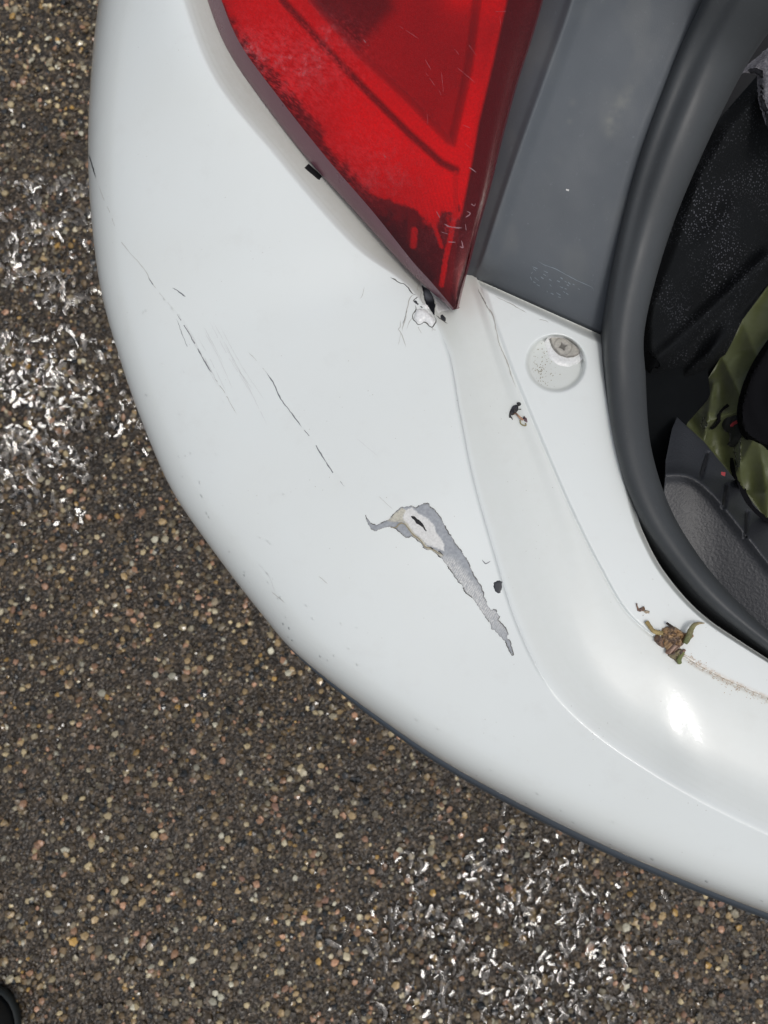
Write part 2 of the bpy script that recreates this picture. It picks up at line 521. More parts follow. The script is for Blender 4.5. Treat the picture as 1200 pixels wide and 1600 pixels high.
for w_ in (np.linspace(0, 1, NC)**1.35)[1:]:
    p = K1_c*(1-w_) + K2_c*w_
    a = sl[min(399, int(round(w_*399)))]
    q = np.clip((w_-b0)/(b1-b0), 0, 1); back = bk*q*q*(3-2*q)
    rows.append(at_z(p[:, 0], p[:, 1], zK - dep*a + back + .0007*math.exp(-(w_/.016)**2)*sm(4.5, 5.5, tt)*sm(10.2, 9.2, tt)))
    d = np.interp(tt, [0, 4.4, 5.2, 14], [.50, .48, .24, .18])*sm(0, .12, w_)  # dirt in the lamp recess, then the channel's shading put into the colour
    dirt_shade_rows.append(d)
rowK2 = len(rows)-1
# ledge between the line and the seal
for u in np.linspace(0, 1, NL)[1:]:
    p = K2_c*(1-u) + N_c*u
    lip_w = .24
    lip = (1-sm(0, lip_w, tt-5))                                # rolled edge towards the grey panel
    z = zK + np.interp(tt, [0, 5, 14], [-.0035, -.0035, -.0035]) + .0018*sm(0, .06, u) - .006*lip - .0045*sm(.90, 1.0, u)
    # screw dimple
    dx = p[:, 0]-SCREW[0]; dy = p[:, 1]-SCREW[1]
    rad = np.hypot(dx/47, dy/45)
    slope = np.clip((dx*.55 - dy*.83)/45*.5+.5, 0, 1)
    z = z - (.0010 + .0085*slope)*(1-sm(.86, 1.03, rad))
    rows.append(at_z(p[:, 0], p[:, 1], z))
    d = .02 + .50*(1-sm(.02, lip_w, tt-5)) + .30*sm(.90, .99, u)*sm(9, 10, tt) + .32*(1-sm(.9, 1.0, rad))*(1-.5*slope)
    dirt_shade_rows.append(d)
for dz, du in ((-.004, .3), (-.014, .5), (-.03, .6)):
    e = rows[rowK2+NL-1] + np.array([0, 0, dz]) + np.array([.002, .001, 0])*du
    rows.append(e); dirt_shade_rows.append(np.full(NT, .5))
G = np.stack(rows)                      # (rows, NT, 3)
nr = len(rows)
keep = np.ones((nr-1, NT-1), bool)
keep[rowK2:, :i5] = False
F = grid_faces(nr, NT, keep)[:, ::-1]
V = G.reshape(-1, 3)
# fold the ledge's edge down next to the grey panel
base = len(V); ext = []
for k, (dz, dy) in enumerate(((-.003, .0006), (-.012, .001))):
    ext.append(G[rowK2:, i5] + np.array([0, dy, dz]))
ext = np.stack(ext); ne = ext.shape[1]
V = np.concatenate([V, ext.reshape(-1, 3)])
F = F.tolist()
for j in range(ne-1):
    a, b = (rowK2+j)*NT+i5, (rowK2+j+1)*NT+i5
    F.append([a, b, base+j+1, base+j]); F.append([base+j, base+j+1, base+ne+j+1, base+ne+j])
D = np.concatenate([np.stack(dirt_shade_rows).reshape(-1), np.full(2*ne, .7)])
RU = np.zeros((nr, NT))
for k_, u in enumerate(np.linspace(0, 1, NL)[1:]):
    RU[rowK2+1+k_] = .75*np.exp(-((u-.05)/.055)**2)*sm(12.1, 12.5, tt)
for k_, w_ in enumerate(((np.linspace(0, 1, NC)**1.35)[1:])[::-1]):
    RU[rowK2-k_] = .75*np.exp(-((1-w_)/.02)**2)*sm(12.1, 12.5, tt)*.6
bumper = mesh_from('bumper', V, F, M_BODY, attr={'dirt_shade': D, 'rust': np.concatenate([RU.reshape(-1), np.zeros(2*ne)])})
part(bumper)
bumper['label'] = 'white rear bumper with scrape, cracks and scratches'
bm_V = V; bm_F = [tuple(f) for f in F]
BVH = BVHTree.FromPolygons([Vector(v) for v in V], bm_F)
CAMP = Vector((0, 0, CAM_H))

def hit(px, py, bvh=None):
    d = Vector(ray(px, py).tolist())
    loc, nor, i, dist = (bvh or BVH).ray_cast(CAMP, d.normalized())
    if loc is None: return None, None
    if nor.dot(d) > 0: nor = -nor
    return loc, nor

def sheet(name, outline, mat, parent, off=.00025, step=2.2, colf=None, heightf=None, edge_drop=True, bvh=None, label=None, jitter=.3):
    """thin piece lying on the surface: triangulated outline with inner points, laid on the skin `off` proud"""
    xs = [p[0] for p in outline]; ys = [p[1] for p in outline]
    pts = [Vector(p) for p in outline]; n = len(pts)
    gx, gy = np.meshgrid(np.arange(min(xs), max(xs), step), np.arange(min(ys), max(ys), step))
    gx = gx.ravel() + rng.uniform(-jitter, jitter, gx.size)*step; gy = gy.ravel() + rng.uniform(-jitter, jitter, gy.size)*step
    if gx.size:
        ok = sdist(gx, gy, outline) > step*.45
        pts += [Vector((a, b)) for a, b in zip(gx[ok], gy[ok])]
    vv, ee, ff, *_ = delaunay_2d_cdt(pts, [(i, (i+1) % n) for i in range(n)], [], 1, 1e-4)
    if not ff: return None
    P2 = np.array([v[:] for v in vv]); sd = dist_poly(P2[:, 0], P2[:, 1], outline)
    H = np.full(len(P2), off)
    if heightf is not None: H = H + heightf(P2[:, 0], P2[:, 1], sd)
    if edge_drop: H = np.where(sd < .05, -.0002, H)
    V3 = []
    for (x, y), h in zip(P2, H):
        loc, nor = hit(x, y, bvh)
        if loc is None: loc, nor = Vector(at_z(x, y, .67).tolist()), Vector((0, 0, 1))
        V3.append((loc + nor*float(h))[:])
    col = colf(P2[:, 0], P2[:, 1], sd) if colf is not None else None
    F3 = []
    for f in ff:
        a, b, c = (Vector(V3[i]) for i in f[:3])
        nn = (b-a).cross(c-a)
        F3.append(list(f) if nn.dot(CAMP-a) > 0 else list(f)[::-1])
    o = mesh_from(name, V3, F3, mat, parent, col=col)
    if label: o['label'] = label
    return o

def rough_outline(poly, amp=1.0, step=2.5, seed=0):
    out = []; n = len(poly)
    for i in range(n):
        x1, y1 = poly[i]; x2, y2 = poly[(i+1) % n]
        L = math.hypot(x2-x1, y2-y1); k = max(1, int(L/step))
        for j in range(k):
            u = j/k; x = x1+(x2-x1)*u; y = y1+(y2-y1)*u
            if L > 0:
                nx, ny = -(y2-y1)/L, (x2-x1)/L
                a = (float(fbm(x*.35+seed, y*.35, seed, 3))-.5)*2*amp
                x += nx*a; y += ny*a
            out.append((x, y))
    return out

def ribbon(name, pts, width, mat, parent, off=.00015, seed=0, taper=True, gaps=0.0, colf=None, bvh=None, label=None, step=1.6, wob=.5, nx=1):
    """line drawn by a stroke: a narrow strip (photo-pixel width) lying on the skin"""
    P = []
    for i in range(len(pts)-1):
        L = math.dist(pts[i], pts[i+1]); k = max(1, int(L/step))
        for j in range(k): P.append((i+j/k))
    P.append(len(pts)-1)
    P = np.array(P); c = catmull(pts, P) if len(pts) > 2 else np.array([np.array(pts[0])*(1-t)+np.array(pts[1])*t for t in P])
    c = c + (np.stack([vnoise(c[:, 0]*.3, c[:, 1]*.3, seed), vnoise(c[:, 0]*.3, c[:, 1]*.3, seed+5)], -1)-.5)*wob*2
    g_ = np.gradient(c, axis=0); g_ /= np.linalg.norm(g_, axis=1)[:, None]+1e-9
    nrm = np.stack([-g_[:, 1], g_[:, 0]], -1)
    n = len(c); s = np.linspace(0, 1, n)
    wd = width*(.55+.9*vnoise(s*n*.22, s*0, seed+2))
    if taper: wd = wd*np.clip(np.minimum(s, 1-s)*7, .15, 1)
    V3, F3, ok = [], [], []
    gp = vnoise(s*n*.16, s*0+3, seed+4)
    for i in range(n):
        for sg in np.linspace(-.5, .5, nx+1):
            q = c[i]+nrm[i]*wd[i]*sg
            loc, nor = hit(q[0], q[1], bvh)
            if loc is None: loc, nor = Vector(at_z(q[0], q[1], .67).tolist()), Vector((0, 0, 1))
            V3.append((loc+nor*off)[:])
        ok.append(gp[i] > gaps)
    for i in range(n-1):
        if ok[i]:
            for k in range(nx): F3.append([(nx+1)*i+k, (nx+1)*i+k+1, (nx+1)*(i+1)+k+1, (nx+1)*(i+1)+k])
    if not F3: return None
    used = sorted({v for f in F3 for v in f}); mp = {v: k for k, v in enumerate(used)}
    o = mesh_from(name, [V3[v] for v in used], [[mp[v] for v in f] for f in F3], mat, parent)
    if label: o['label'] = label
    return o

# ------------------------------------------------------------------ bumper damage
M_SCR = Mat('bared_grey_plastic', srgb(118, 121, 125), .6).m
M_FAINT = Mat('faint_scuff', (.60, .61, .61), .5).m
M_CRACK = Mat('crack_dark', (.05, .045, .04), .7).m
M_CRACK2 = Mat('crack_soft', (.42, .41, .38), .7).m
M_CHIP = Mat('bared_black_plastic', (.035, .038, .045), .5).m
M_PAINTEDGE = Mat('broken_paint_edge', (.86, .85, .82), .4).m

def Z4(pts): return [(540+x/3.75, 740+y/3.75) for x, y in pts]      # points read off an enlarged crop
def Z7(pts): return [(560+x/6.667, 380+y/6.667) for x, y in pts]
scr = Z4([(118, 243), (133, 268), (150, 292), (180, 300), (205, 292), (240, 272), (262, 262), (290, 225), (322, 195), (350, 193), (385, 188),
          (410, 200), (440, 180), (485, 172), (492, 188), (512, 205), (540, 232), (560, 262), (580, 300), (592, 328), (632, 385), (636, 402),
          (668, 440), (690, 470), (715, 510), (735, 555), (755, 600), (780, 640), (795, 660), (800, 685), (812, 700), (806, 722), (822, 742),
          (832, 770), (850, 798), (880, 796), (892, 818), (905, 835), (893, 858), (915, 880), (942, 908), (952, 935), (950, 965), (966, 978),
          (975, 1020), (985, 1062), (975, 1066), (955, 1030), (935, 985), (905, 955), (870, 920), (852, 912), (848, 880), (820, 842),
          (795, 810), (770, 770), (735, 720), (705, 700), (680, 655), (650, 620), (620, 575), (580, 520), (540, 475), (500, 448), (470, 448),
          (445, 415), (420, 390), (385, 365), (370, 378), (345, 370), (310, 338), (290, 318), (255, 310), (215, 322), (180, 338), (150, 325), (128, 295)])
scr = rough_outline(scr, 1.3, 1.3, 3)
wh = Z4([(345, 215), (390, 200), (430, 235), (480, 262), (520, 300), (530, 345), (560, 380), (580, 420), (575, 455), (530, 435), (490, 425),
         (455, 395), (415, 360), (380, 330), (350, 290), (335, 270)])
tear = Z4([(240, 275), (290, 228), (330, 200), (355, 215), (335, 262), (370, 295), (400, 345), (450, 385), (480, 425), (540, 455), (580, 480),
           (560, 488), (505, 450), (480, 448), (440, 400), (395, 370), (370, 330), (340, 285), (290, 285)])
def scrape_col(x, y, sd):
    n = fbm(x*.25, y*.25, 4); n2 = fbm(x*.9, y*.9, 8, 2)
    base_ = np.stack([.28+.12*n, .30+.12*n, .325+.12*n], -1)
    # wrinkled pale left half lower down, fine cross hatching
    ax = (x-714)*.78-(y-880)*.62
    hatch = sm(.40, .62, np.sin((x*.9+y*.55)*1.9+6*n)*.5+.5)*.75+n2*.5
    low = sm(862, 880, y)*sm(1020, 950, y)
    left = sm(8, -4, ax-6*(n-.5))
    k = (low*left*np.clip(hatch, 0, 1))[:, None]
    base_ = base_*(1-k) + np.array([.66, .66, .64])*k
    e = (sm(1.6, .3, sd))[:, None]*.75  # rim darkened: shadow of the paint's thickness put into the colour
    base_ = base_*(1-e)+np.array([.22, .21, .19])*e
    inw_ = sdist(x, y, wh)
    k = sm(-1, 1.2, inw_ + (n2-.5)*3)[:, None]
    base_ = base_*(1-k) + np.array([.71, .71, .69])*k
    k = (sm(-.5, 1.0, sdist(x, y, tear)+(n2-.5)*2.4)*.85)[:, None]
    tc = np.stack([.42+.28*n2, .40+.27*n2, .32+.24*n2], -1)
    base_ = base_*(1-k)+tc*k
    return np.clip(base_, 0, 1)
def scrape_h(x, y, sd):
    n2 = fbm(x*.5, y*.5, 8, 3)
    return .0003*n2 + .0006*sm(-1, 1.5, sdist(x, y, tear))*n2
sheet('paint_scrape', scr, M_PRIMER, bumper, off=.0002, step=1.25, colf=scrape_col, heightf=scrape_h, label='long grey scrape down to the primer')
ribbon('torn_edge_and_shade', scr+[scr[0]], .8, M_CRACK, bumper, off=.0004, seed=2, gaps=.36, taper=False, wob=.2)  # dark outline drawn as the shadow of the paint's thickness
gash = Z4([(380, 245), (405, 248), (430, 268), (452, 288), (465, 312), (480, 340), (470, 342), (450, 318), (435, 305), (412, 296), (405, 278), (385, 265)])
sheet('gash', rough_outline(gash, .4, 1.3, 2), M_BLACK, bumper, off=.0011, step=2, label='black torn gash inside the grey scrape')
sheet('gash', Z4([(508, 390), (520, 395), (535, 415), (530, 420), (515, 405)]), M_BLACK, bumper, off=.0011, step=2)
ribbon('torn_edge_and_shade', Z4([(255, 305), (290, 318), (330, 290), (365, 315), (390, 350), (440, 392), (470, 430), (505, 440), (545, 465), (575, 478)]), 1.6,
       Mat('torn_paint_edge', (.30, .26, .17), .7).m, bumper, off=.0010, seed=3)
ribbon('torn_edge_and_shade', Z4([(240, 275), (285, 282), (335, 275), (360, 300)]), 1.0, M_CRACK2, bumper, off=.0010, seed=9)
ribbon('torn_edge_and_shade', Z4([(490, 430), (530, 450), (555, 462), (575, 482)]), 2.0, M_CRACK, bumper, off=.0011, seed=12, gaps=.35)
for k, (x, y) in enumerate(((820, 725), (858, 772), (920, 868), (745, 180), (757, 215), (762, 232), (748, 200))):
    p = Z4([(x+math.cos(a)*random.uniform(5, 10), y+math.sin(a)*random.uniform(6, 12)) for a in np.linspace(0, 6.28, 8)[:-1]])
    sheet('paint_chip', p, M_SCR, bumper, off=.0003, step=4)
sheet('paint_chip', Z4([(790, 530), (820, 535), (835, 550), (815, 556), (798, 545)]), M_SCR, bumper, off=.0003, step=4)
ribbon('paint_chip', Z4([(800, 505), (822, 528), (848, 512)]), 1.5, M_SCR, bumper)
sheet('paint_chip', rough_outline(Z4([(868, 632), (900, 622), (918, 628), (920, 668), (912, 698), (895, 706), (872, 692), (863, 660)]), .5, 1.5, 5), M_CHIP, bumper,
      off=.0003, step=2.5, label='round black chip on the bumper ridge')

# scratches: (points, width, material, gaps)
SCRATCHES = [
    ([(415, 580), (428, 600), (438, 622), (455, 645), (472, 668)], 2.4, M_SCR, 0),
    ([(472, 668), (488, 688), (503, 712), (518, 735), (538, 760)], 2.2, M_SCR, .38),
    ([(270, 450), (280, 456), (290, 464)], 2.0, M_SCR, 0),
    ([(232, 433), (240, 446)], 1.6, M_SCR, 0),
    ([(274, 487), (290, 512), (305, 538), (320, 565), (335, 590)], 1.9, M_SCR, .30),
    ([(276, 498), (290, 535), (302, 560), (312, 585)], 1.1, M_SCR, .45),
    ([(138, 240), (144, 258), (150, 278)], 2.0, M_CHIP, 0),
    ([(150, 278), (160, 305), (175, 340), (190, 378), (225, 420), (240, 446), (274, 487)], .9, M_CRACK2, .42),
    ([(335, 590), (352, 615), (370, 648)], 1.1, M_CRACK2, .2),
    ([(388, 550), (402, 565), (415, 580)], .9, M_CRACK2, .2),
    ([(592, 775), (605, 788), (614, 796)], .9, M_CRACK2, .0),
    ([(425, 925), (436, 934), (445, 942)], 1.3, M_CRACK2, .0),
    ([(403, 880), (420, 900), (430, 925)], .8, M_FAINT, .0),
    ([(498, 900), (512, 912)], .8, M_CRACK2, .2),
    ([(556, 684), (575, 700), (590, 712)], .8, M_FAINT, 0),
]
for k in range(11):
    x0, y0 = 285+k*7+random.uniform(-3, 3), 500+random.uniform(-12, 25)+k*2
    L = random.uniform(60, 130)
    SCRATCHES.append(([(x0, y0), (x0+L*.27, y0+L*.5), (x0+L*.55+random.uniform(-6, 6), y0+L)], .8, M_FAINT, .15))
for k, (p, wd, m_, gp) in enumerate(SCRATCHES):
    ribbon('scratch', p, wd*.66, m_, bumper, seed=20+k*3, gaps=gp)
for (x, y, r_) in ((496, 661, 3.0), (479, 629, 1.6), (221, 413, 1.6), (422, 647, 1.3), (873, 640, 3.6), (750, 503, 1.5), (866, 683, 1.6), (936, 850, 2.2), (489, 871, 1.8), (702, 660, 1.2),
                   (732, 635, 1.3), (932, 1130, 1.2), (964, 1132, 1.4), (985, 1057, 1.2), (958, 1080, 1.2), (650, 670, 1)):
    p = [(x+math.cos(a)*r_*random.uniform(.7, 1.1), y+math.sin(a)*r_*random.uniform(.7, 1.2)) for a in np.linspace(0, 6.28, 9)[:-1]]
    sheet('dark_fleck', p, M_CRACK, bumper, off=.0003, step=9)

# cracks below the lamp
CR = [
    ([(330, 355), (380, 380), (420, 410), (480, 430), (520, 470), (560, 520), (600, 540)], 1.4, M_CRACK),
    ([(600, 540), (560, 545), (530, 590), (520, 640), (500, 720), (490, 790), (465, 860), (455, 920)], 1.2, M_CRACK2),
    ([(500, 700), (480, 790), (460, 840)], .9, M_CRACK),
    ([(435, 800), (437, 870), (415, 900), (440, 930), (465, 990), (490, 1060), (497, 1090)], .9, M_CRACK2),
    ([(440, 930), (430, 1000), (418, 1060)], .7, M_CRACK2),
    ([(590, 640), (600, 690), (570, 740), (565, 780), (595, 820), (625, 850), (660, 840), (690, 820), (730, 855), (765, 878), (790, 850), (808, 800), (790, 760)], 1.5, M_CRACK),
    ([(560, 780), (520, 840), (505, 900)], .7, M_CRACK2),
    ([(620, 870), (640, 910), (660, 945)], .7, M_CRACK2),
    ([(765, 878), (790, 905), (812, 905)], .8, M_CRACK2),
    ([(770, 880), (765, 925)], .7, M_CRACK2),
    ([(805, 755), (850, 785), (900, 822), (930, 842)], 1.2, M_CRACK),
    ([(60, 450), (50, 520), (20, 580)], .7, M_CRACK2),
    ([(620, 560), (590, 580), (565, 605)], 1.2, M_CRACK),
    ([(640, 490), (610, 490), (612, 470), (630, 430), (640, 400)], 1.0, M_CRACK2),
    ([(640, 500), (655, 520), (645, 560), (660, 610), (690, 635)], 1.0, M_CRACK2),
]
for k, (p, wd, m_) in enumerate(CR):
    ribbon('crack', Z7(p), wd*.85, m_, bumper, seed=90+k, off=.0002)
hole = rough_outline(Z7([(650, 425), (690, 450), (740, 480), (775, 540), (790, 580), (805, 640), (800, 700), (798, 770), (775, 745), (740, 690),
                         (700, 640), (680, 580), (668, 500)]), .5, 1.5, 7)
def hole_col(x, y, sd):
    k = sm(450, 458, y)*sm(474, 462, y)*sm(1, 4, sd)
    return np.stack([.012+.16*k, .014+.17*k, .018+.19*k], -1)
sheet('broken_hole', hole, tinted('hole_inside', .3), bumper, off=.0002, step=1.6, colf=hole_col, label='black jagged hole below the lamp tip')
sheet('broken_hole', rough_outline(Z7([(580, 590), (605, 597), (640, 645), (675, 665), (705, 690), (660, 680), (620, 650), (568, 612)]), .4, 1.5, 3), M_CHIP, bumper, off=.0003, step=2)
sheet('broken_hole', rough_outline(Z7([(855, 742), (880, 738), (915, 770), (912, 825), (885, 815), (848, 780)]), .3, 1.5, 3), M_CHIP, bumper, off=.0003, step=2)
flap = Z7([(600, 690), (640, 680), (700, 690), (750, 735), (790, 780), (800, 820), (765, 868), (735, 850), (690, 815), (660, 835), (625, 845), (590, 815), (570, 775)])
def flat_col(c):
    return lambda x, y, sd: np.tile(c, (len(x), 1))*(1+.06*(fbm(x*.4, y*.4, 2)-.5))[:, None]
M_FLAKE = tinted('lifted_paint', .35, ((500, .2, .0004),), coat=.7)
sheet('paint_flake', flap, M_FLAKE, bumper, off=.0006, step=2, colf=flat_col((.80, .81, .80)),
      heightf=lambda x, y, sd: .0012*sm(0, 5, sd), label='lifted flake of white paint')
sheet('paint_flake', Z7([(650, 640), (690, 632), (730, 660), (745, 690), (705, 685), (670, 660)]), M_FLAKE, bumper, off=.0008, step=2, colf=flat_col((.74, .74, .73)))
sheet('paint_flake', Z7([(775, 545), (860, 590), (930, 650), (960, 700), (920, 705), (870, 710), (835, 745), (808, 700), (808, 630)]), M_FLAKE, bumper, off=.0004, step=2, colf=flat_col((.76, .77, .75)))
# slot for the lamp clip
sheet('clip_slot', [(474, 262), (482, 254.5), (505, 276), (499, 283)], M_BLACK, bumper, off=.0003, step=3, label='black rectangular slot beside the lamp')
# hairline crack down the ledge line
ribbon('crack', [(750, 457), (760, 478), (770, 492), (776, 520), (781, 540), (792, 565), (800, 590), (806, 605)], 1.5, M_CRACK2, bumper, seed=201)
ribbon('crack', [(746, 450), (752, 462), (766, 489)], 1.0, M_CRACK, bumper, seed=203, gaps=.2)
ribbon('crack', [(773, 463), (800, 476), (823, 489)], .9, M_CRACK2, bumper, seed=205)
ribbon('crack', [(842, 499), (852, 501), (857, 504)], .9, M_CRACK2, bumper, seed=207)
# rusty dirt running along the ledge line
M_DIRT = tinted('rusty_grit', .8, ((900, .4, .0004),))
for k in range(170):
    s_ = random.random()**1.1; q = catmull([(1068, 1022), (1100, 1043), (1135, 1068), (1170, 1085), (1215, 1102)], np.array([s_*4]))[0]
    q = q + rng.normal(0, 3.6, 2)
    if k == 0: DV, DF = [], []
    r_ = random.uniform(.35, .95)
    idx0 = len(DV)
    for a in np.linspace(0, 6.28, 6)[:-1]:
        loc, nor = hit(q[0]+math.cos(a)*r_, q[1]+math.sin(a)*r_*.8)
        if loc is None: break
        DV.append((loc+nor*.0002)[:])
    else:
        DF.append(list(range(idx0, idx0+5)))
        continue
    del DV[idx0:]
grit = mesh_from('rusty_grit', DV, DF, Mat('rusty_grit_brown', (.40, .27, .16), .8).m, bumper)
grit['kind'] = 'stuff'
# grit on the floor of the screw dimple
GV, GF = [], []
for k in range(120):
    q = (845+random.gauss(0, 10), 575+random.gauss(0, 16))
    if math.hypot((q[0]-868)/40, (q[1]-568)/40) > 1: continue
    i0 = len(GV); r_ = random.uniform(.35, .9)
    for a in np.linspace(0, 6.28, 6)[:-1]:
        loc, nor = hit(q[0]+math.cos(a)*r_, q[1]+math.sin(a)*r_)
        GV.append((loc+nor*.0002)[:])
    GF.append(list(range(i0, i0+5)))
grit2 = mesh_from('grit', GV, GF, Mat('grit_brown', (.30, .26, .18), .8).m, bumper)
grit2['kind'] = 'stuff'

# screw in its dimple
def screw():
    eye = [(857, 530.5), (865, 528.5), (878, 530), (890, 535), (900, 544), (906, 550), (903, 556), (896, 560), (884, 561), (872, 557), (863, 548), (859, 540)]
    col_ = [(850, 535), (857, 526), (878, 526), (905, 545), (911, 560), (903, 568), (888, 574), (872, 571), (858, 560)]
    sheet('screw_collar', col_, M_FLAKE, bumper, off=.0004, step=2.2, colf=flat_col((.78, .79, .78)), heightf=lambda x, y, sd: .0008*sm(0, 5, sd))
    cb = (877, 545)
    def sc_col(x, y, sd):
        r_ = np.hypot(x-cb[0], (y-cb[1]))
        n = fbm(x*.3, y*.3, 5)
        c = np.stack([.34+.22*n, .33+.2*n, .30+.17*n], -1)
        ang = np.arctan2(y-cb[1], x-cb[0])+.3
        cross = sm(.62, .42, r_/9*(.62+.55*np.abs(np.sin(2*ang))))
        ring = sm(2.2, 0, np.abs(r_-14))
        k = np.maximum(cross*.85, ring*.5)[:, None]
        e = (sm(2.2, .2, sd)*.75)[:, None]
        k = np.maximum(k, e)
        return c*(1-k)+np.array([.10, .095, .085])*k
    def sc_h(x, y, sd):
        r_ = np.hypot(x-cb[0], y-cb[1]); ang = np.arctan2(y-cb[1], x-cb[0])+.3
        cross = sm(.62, .42, r_/9*(.62+.55*np.abs(np.sin(2*ang))))
        return -.0009*cross + .0004*sm(15, 6, r_)
    o = sheet('screw', eye, tinted('dull_zinc', .45, ((600, .5, .0005),)), bumper, off=.0028, step=1.1, colf=sc_col, heightf=sc_h, label='dull metal cross head screw in a round dimple')
screw()

# --- lower black valance strip that sticks out below the bumper's white edge
SV = catmull(S_PTS, tt[tt > 7.6]); t2 = tt[tt > 7.6]
wv = np.interp(t2, [7.6, 8.6, 10, 12, 14], [-6, 0, 7, 10, 9])
g_ = np.gradient(SV, axis=0); g_ /= np.linalg.norm(g_, axis=1)[:, None]
nout = np.stack([-g_[:, 1], g_[:, 0]], -1)
if nout[len(nout)//2][1] < 0: nout = -nout
vm = tt > 7.6
Sv_w, inw_v = S_w[vm], inw[vm]
vr = []
for ii, dz in ((.030, -.085), (.010, -.080)):
    vr.append(Sv_w + inw_v*ii + np.array([0, 0, dz]))
for o_, dz in ((.35, -.080), (.75, -.083), (.95, -.090), (1.0, -.100)):
    q = SV + nout*(wv*o_)[:, None]
    vr.append(at_z(q[:, 0], q[:, 1], zS[vm]+dz))
lw = vr[-1]
vr.append(lw + inw_v*.004 + np.array([0, 0, -.07])); vr.append(lw + inw_v*.03 + np.array([0, 0, -.16]))
val = np.stack(vr)
valance = mesh_from('lower_valance', val.reshape(-1, 3), grid_faces(len(vr), val.shape[1]), plastic('valance_plastic', srgb(56, 64, 72), .5), car)
part(valance)

# --- tail lamp
LO = [(296, -90), (321, 0), (350, 71), (404, 150), (475, 242), (550, 325), (617, 400), (658, 442), (700, 478), (707, 485)]
LR = [(318, -90), (346, 0), (377, 71), (434, 150), (508, 244), (582, 330), (642, 405), (676, 443), (704, 476), (709, 483)]
RR = [(868, -90), (846, 0), (828, 62), (806, 130), (783, 215), (764, 292), (745, 358), (733, 405), (720, 455), (714, 482)]
tl = np.linspace(0, 9, 260)
LOc, LRc, RRc = catmull(LO, tl), catmull(LR, tl), catmull(RR, tl)
zl_o = np.interp(tl, [0, 3, 6, 9], [.688, .684, .682, .690])
zl_r = zl_o + np.interp(tl, [0, 7, 9], [.020, .013, .003])
zr_r = np.interp(tl, [0, 3, 6, 8, 9], [.790, .755, .720, .700, .694])
def lens_rows(off=0.0, m0=0.0, m1=1.0, nmid=60):
    rws = []
    for s_ in np.linspace(m0, m1, nmid):
        p = LRc*(1-s_)+RRc*s_
        crown = .003*math.sin(math.pi*s_)*np.interp(tl, [0, 7, 9], [1, .6, .05])
        edge = -.0008*sm(.94, 1, s_)
        rws.append(at_z(p[:, 0], p[:, 1], zl_r*(1-s_)+zr_r*s_+crown+edge-off))
    return rws
tail = empty('tail_light', (0, 0, 0)); part(tail); tail['label'] = 'red tail light with scratched lens and tarnished tip'
car_loc = Vector(car.location)
def lens_mat():
    m = Mat('red_lens', (.6, 0, 0), .05); t = m.t
    tr = t.nodes.new('ShaderNodeBsdfTransparent'); tr.inputs[0].default_value = (.96, .22, .24, 1)
    pr = m.b; pr.inputs['Base Color'].default_value = (.30, .008, .015, 1); pr.inputs['Roughness'].default_value = .12
    mx = t.nodes.new('ShaderNodeMixShader')
    hz = m.g(m.noise(600, 5, .8), [(.45, .05), (.75, .16)])
    ha = m.attr('haze'); ad = m.n('ShaderNodeMath', operation='MULTIPLY')
    m.l(ha.outputs['Fac'], ad.inputs[0]); m.l(m.g(m.noise(420, 5, .75), [(.42, .12), (.62, 1.0)]), ad.inputs[1])
    ad2 = m.n('ShaderNodeMath', operation='ADD'); m.l(hz, ad2.inputs[0]); m.l(ad.outputs[0], ad2.inputs[1])
    m.base(m.mix(ad.outputs[0], (.34, .010, .018), (1.0, .34, .36)))
    m.l(ad2.outputs[0], mx.inputs[0])
    m.l(tr.outputs[0], mx.inputs[1]); m.l(pr.outputs[0], mx.inputs[2])
    gl = t.nodes.new('ShaderNodeBsdfGlossy'); gl.inputs['Roughness'].default_value = .16
    fr = t.nodes.new('ShaderNodeFresnel'); fr.inputs['IOR'].default_value = 1.45
    b = m.n('ShaderNodeBump'); b.inputs['Strength'].default_value = .15; b.inputs['Distance'].default_value = .0005
    m.l(m.noise(350, 4), b.inputs['Height']); m.l(b.outputs[0], gl.inputs['Normal'])
    mx2 = t.nodes.new('ShaderNodeMixShader')
    m.l(fr.outputs[0], mx2.inputs[0]); m.l(mx.outputs[0], mx2.inputs[1]); m.l(gl.outputs[0], mx2.inputs[2])
    m.l(mx2.outputs[0], t.nodes['Material Output'].inputs['Surface'])
    return m.m
lr = lens_rows()
Lg = np.stack(lr)
hx, hy = to_px(Lg.reshape(-1, 3))
haze = (np.exp(-((hx-398)/42)**2-((hy-85)/38)**2) + .9*np.exp(-((hx-478)/45)**2-((hy-105)/45)**2) + .7*np.exp(-((hx-520)/30)**2-((hy-52)/30)**2)
        + .5*np.exp(-((hx-600)/60)**2-((hy-270)/45)**2) + .35*np.exp(-((hx-700)/40)**2-((hy-365)/40)**2))
haze = np.clip(haze*sm(.36, .66, fbm(hx*.09, hy*.09, 61, 4)), 0, 1)*.50
lens = mesh_from('lens', Lg.reshape(-1, 3), grid_faces(len(lr), 260), lens_mat(), tail, attr={'haze': haze})
LBVH = BVHTree.FromPolygons([Vector(v) for v in Lg.reshape(-1, 3)], [tuple(f) for f in grid_faces(len(lr), 260)])
